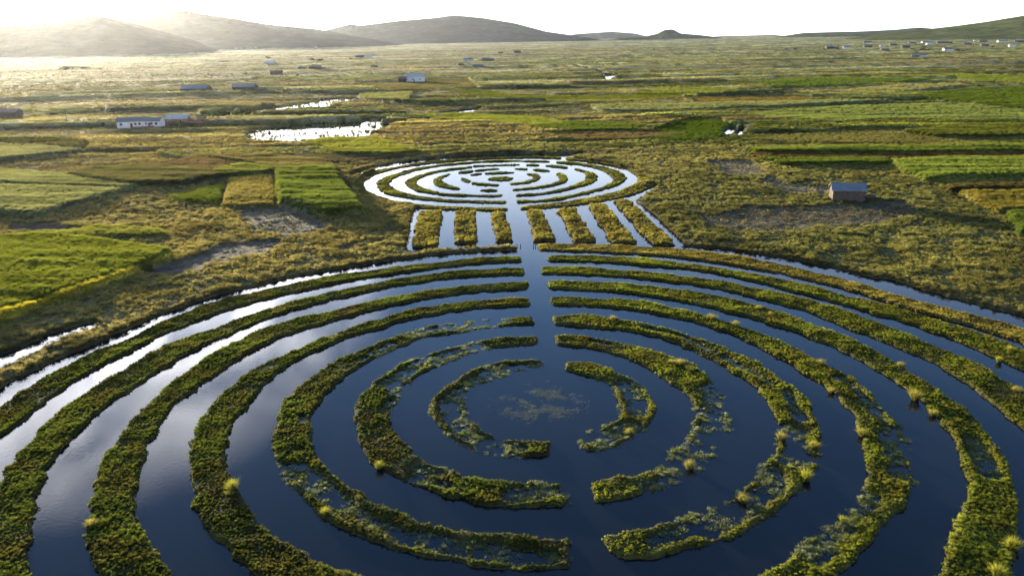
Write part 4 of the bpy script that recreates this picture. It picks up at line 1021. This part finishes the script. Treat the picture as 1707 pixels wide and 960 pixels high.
# ------------------------------------------------------------------ trees and shrubs
M_BARK = mat_plain('bark', (.09,.07,.05), .95, .2, 4)
M_LEAF = mat_blade('tree_leaves', 'GEOMETRY', .3)
def crown_mesh(seed, n=700, rx=1.0, rz=.8, base=(.05,.06,.022)):
    r = np.random.default_rng(seed); V = []; F = []; Cc = []
    cen = r.normal(0, .38, (9, 3))*np.array([rx, rx, rz*.6]); cen[:, 2] += rz*.9
    for i in range(n):
        c = cen[r.integers(0, 9)]; d = r.normal(0, 1, 3); d /= np.linalg.norm(d); p = c+d*r.uniform(.25, .5)*np.array([rx, rx, rz])
        p[2] = max(p[2], .12)
        e1 = r.normal(0, 1, 3); e1 /= np.linalg.norm(e1); e2 = np.cross(e1, r.normal(0, 1, 3)); e2 /= np.linalg.norm(e2); s = r.uniform(.05, .11)
        k = len(V); V += [tuple(p-e1*s), tuple(p-e2*s*.6), tuple(p+e1*s), tuple(p+e2*s*.6)]; F.append((k, k+1, k+2, k+3)); Cc += [r.uniform(.6, 1.4)]*4
    me = mesh_np('crown', V, F, [M_LEAF], False, np.tile(base, (len(V), 1)))
    at = me.color_attributes.new('shade', 'FLOAT_COLOR', 'POINT'); c = np.ones((len(V), 4), np.float32); c[:, :3] = np.array(Cc)[:, None]
    at.data.foreach_set('color', c.ravel()); return me
CR = [crown_mesh(31), crown_mesh(32, 600, 1.2, .6), crown_mesh(33, 650, .8, 1.2, (.06,.06,.03))]
def trunk_mesh():
    b_ = MB(); n = 6
    def limb(p0, p1, r0, r1):
        p0, p1 = Vector(p0), Vector(p1); d = (p1-p0).normalized(); a = d.orthogonal(); c = d.cross(a)
        A = [p0+(a*math.cos(6.283*i/n)+c*math.sin(6.283*i/n))*r0 for i in range(n)]; B2 = [p1+(a*math.cos(6.283*i/n)+c*math.sin(6.283*i/n))*r1 for i in range(n)]
        for i in range(n): j = (i+1) % n; b_.poly([A[i], A[j], B2[j], B2[i]])
    limb((0, 0, -.3), (.03, 0, .45), .08, .06); limb((.03, 0, .4), (.35, .1, .95), .05, .02); limb((.03, 0, .4), (-.3, .15, 1.0), .05, .02); limb((.02, 0, .42), (0, -.25, 1.05), .045, .015)
    return b_.mesh('trunk', M_BARK)
TR = trunk_mesh()
def tree(px, py, wpx, hpx, v, lb, name='tree', cat='tree'):
    yh = 64+(853-px)*.01656; D = CAMH*FPX/(py-yh); x, y = G(px, py, .3)
    root = bpy.data.objects.new(name, None); COL.objects.link(root); root.location = (x, y, max(.2, zland(x, y))); tag(root, lb, cat, 'trees and bushes on the plain')
    s = wpx*D/FPX/2; sz = hpx*D/FPX/1.7
    c = link('crown', CR[v], root); c.scale = (s, s, sz); c.rotation_euler = (0, 0, random.uniform(0, 6))
    k = link('trunk', TR, root); k.scale = (s, s, sz)
TREES = [(377,195,14,11,1,'dark round bush standing at the edge of the flooded streak'), (364,204,7,4,1,'small dark bush just right of the brick yard wall'),
 (447,101,13,6,0,'dark shrub above the pale roofed cottage'), (520,103,14,6,0,'left of two dark tree clumps in the left distance'), (534,103,13,6,1,'right of two dark tree clumps in the left distance'),
 (540,118,10,4,1,'dark bush at the right end of the low dark house'), (373,106,24,4,1,'long low dark thicket in the left haze'), (110,118,34,9,0,'hazy tree clump far left of the plain'), (140,117,20,7,1,'hazy bush right of the far left tree clump'),
 (56,196,10,7,1,'bush right of the brown farm at the left edge'), (90,194,22,5,1,'low dark hedge right of the brown farm'), (173,212,7,7,0,'small bush left of the white farmhouse'), (188,216,20,4,1,'low scrub at the left corner of the white farmhouse'),
 (1536,86,12,5,0,'left tree of the dark village row'), (1547,86,13,5,1,'right tree of the dark village row'), (1519,85,10,4,1,'dark bush left of the village tree row'), (1597,87,12,5,0,'tree right of the blue roofed village house'), (1605,87,8,4,1,'bush at the end of the tree row by the blue roofed house'),
 (1613,69,2.6,7,2,'single upright tree on the village skyline'), (1679,89,7,3,1,'lone dark bush in a field at the right'), (1445,100,7,4,1,'lone dark bush below the village on the left'), (1585,74,8,4,0,'tree beside the blue roofed halls'),
 (1655,80,8,4,0,'tree right of the low dark village house'), (1604,150,5,4,1,'small bush between the green strips at the right'), (497,128,6,4,0,'small tree left of the middle distance huts'), (1008,125,22,5,1,'thicket beside the bend of the stream'),
 (585,100,7,4,1,'bush at the left of the far white cottages'), (1090,85,5,3,0,'tiny far tree near the middle of the plain'), (490,160,4,5,2,'small upright tree in the field right of the grey roofed farm')]
for px, py, w, h, v, lb in TREES:
    tree(px, py, w, h, v, lb, 'bush' if ('bush' in lb or 'shrub' in lb or 'scrub' in lb or 'thicket' in lb or 'hedge' in lb) else 'tree', 'bush' if 'bush' in lb or 'shrub' in lb or 'scrub' in lb or 'thicket' in lb or 'hedge' in lb else 'tree')

# thin pole in the left field
b_ = MB(); b_.box(-.09, .09, -.09, .09, -.5, 6.2); b_.box(-.7, .7, -.05, .05, 5.6, 5.75)
x, y = G(113, 210, .4); o = link('utility_pole', b_.mesh('utility_pole', M_WOOD), None, (x, y, .4)); tag(o, 'thin wooden pole in the hazy field left of the white farmhouse', 'pole')

# ------------------------------------------------------------------ haze
bb = MB(); bb.box(-16000, 16000, -600, 14500, -8, 620)
mt, t, b, oo = newmat('air_haze'); t.nodes.remove(b)
pv = t.nodes.new('ShaderNodeVolumePrincipled'); pv.inputs['Density'].default_value = 0.85e-5; pv.inputs['Color'].default_value = (.82,.87,.97,1); pv.inputs['Anisotropy'].default_value = .77
t.links.new(pv.outputs[0], oo.inputs['Volume'])
hz = link('haze', bb.mesh('haze', mt)); tag(hz, 'thin pale haze lying over the whole plain', 'haze', kind='stuff')
print('done')
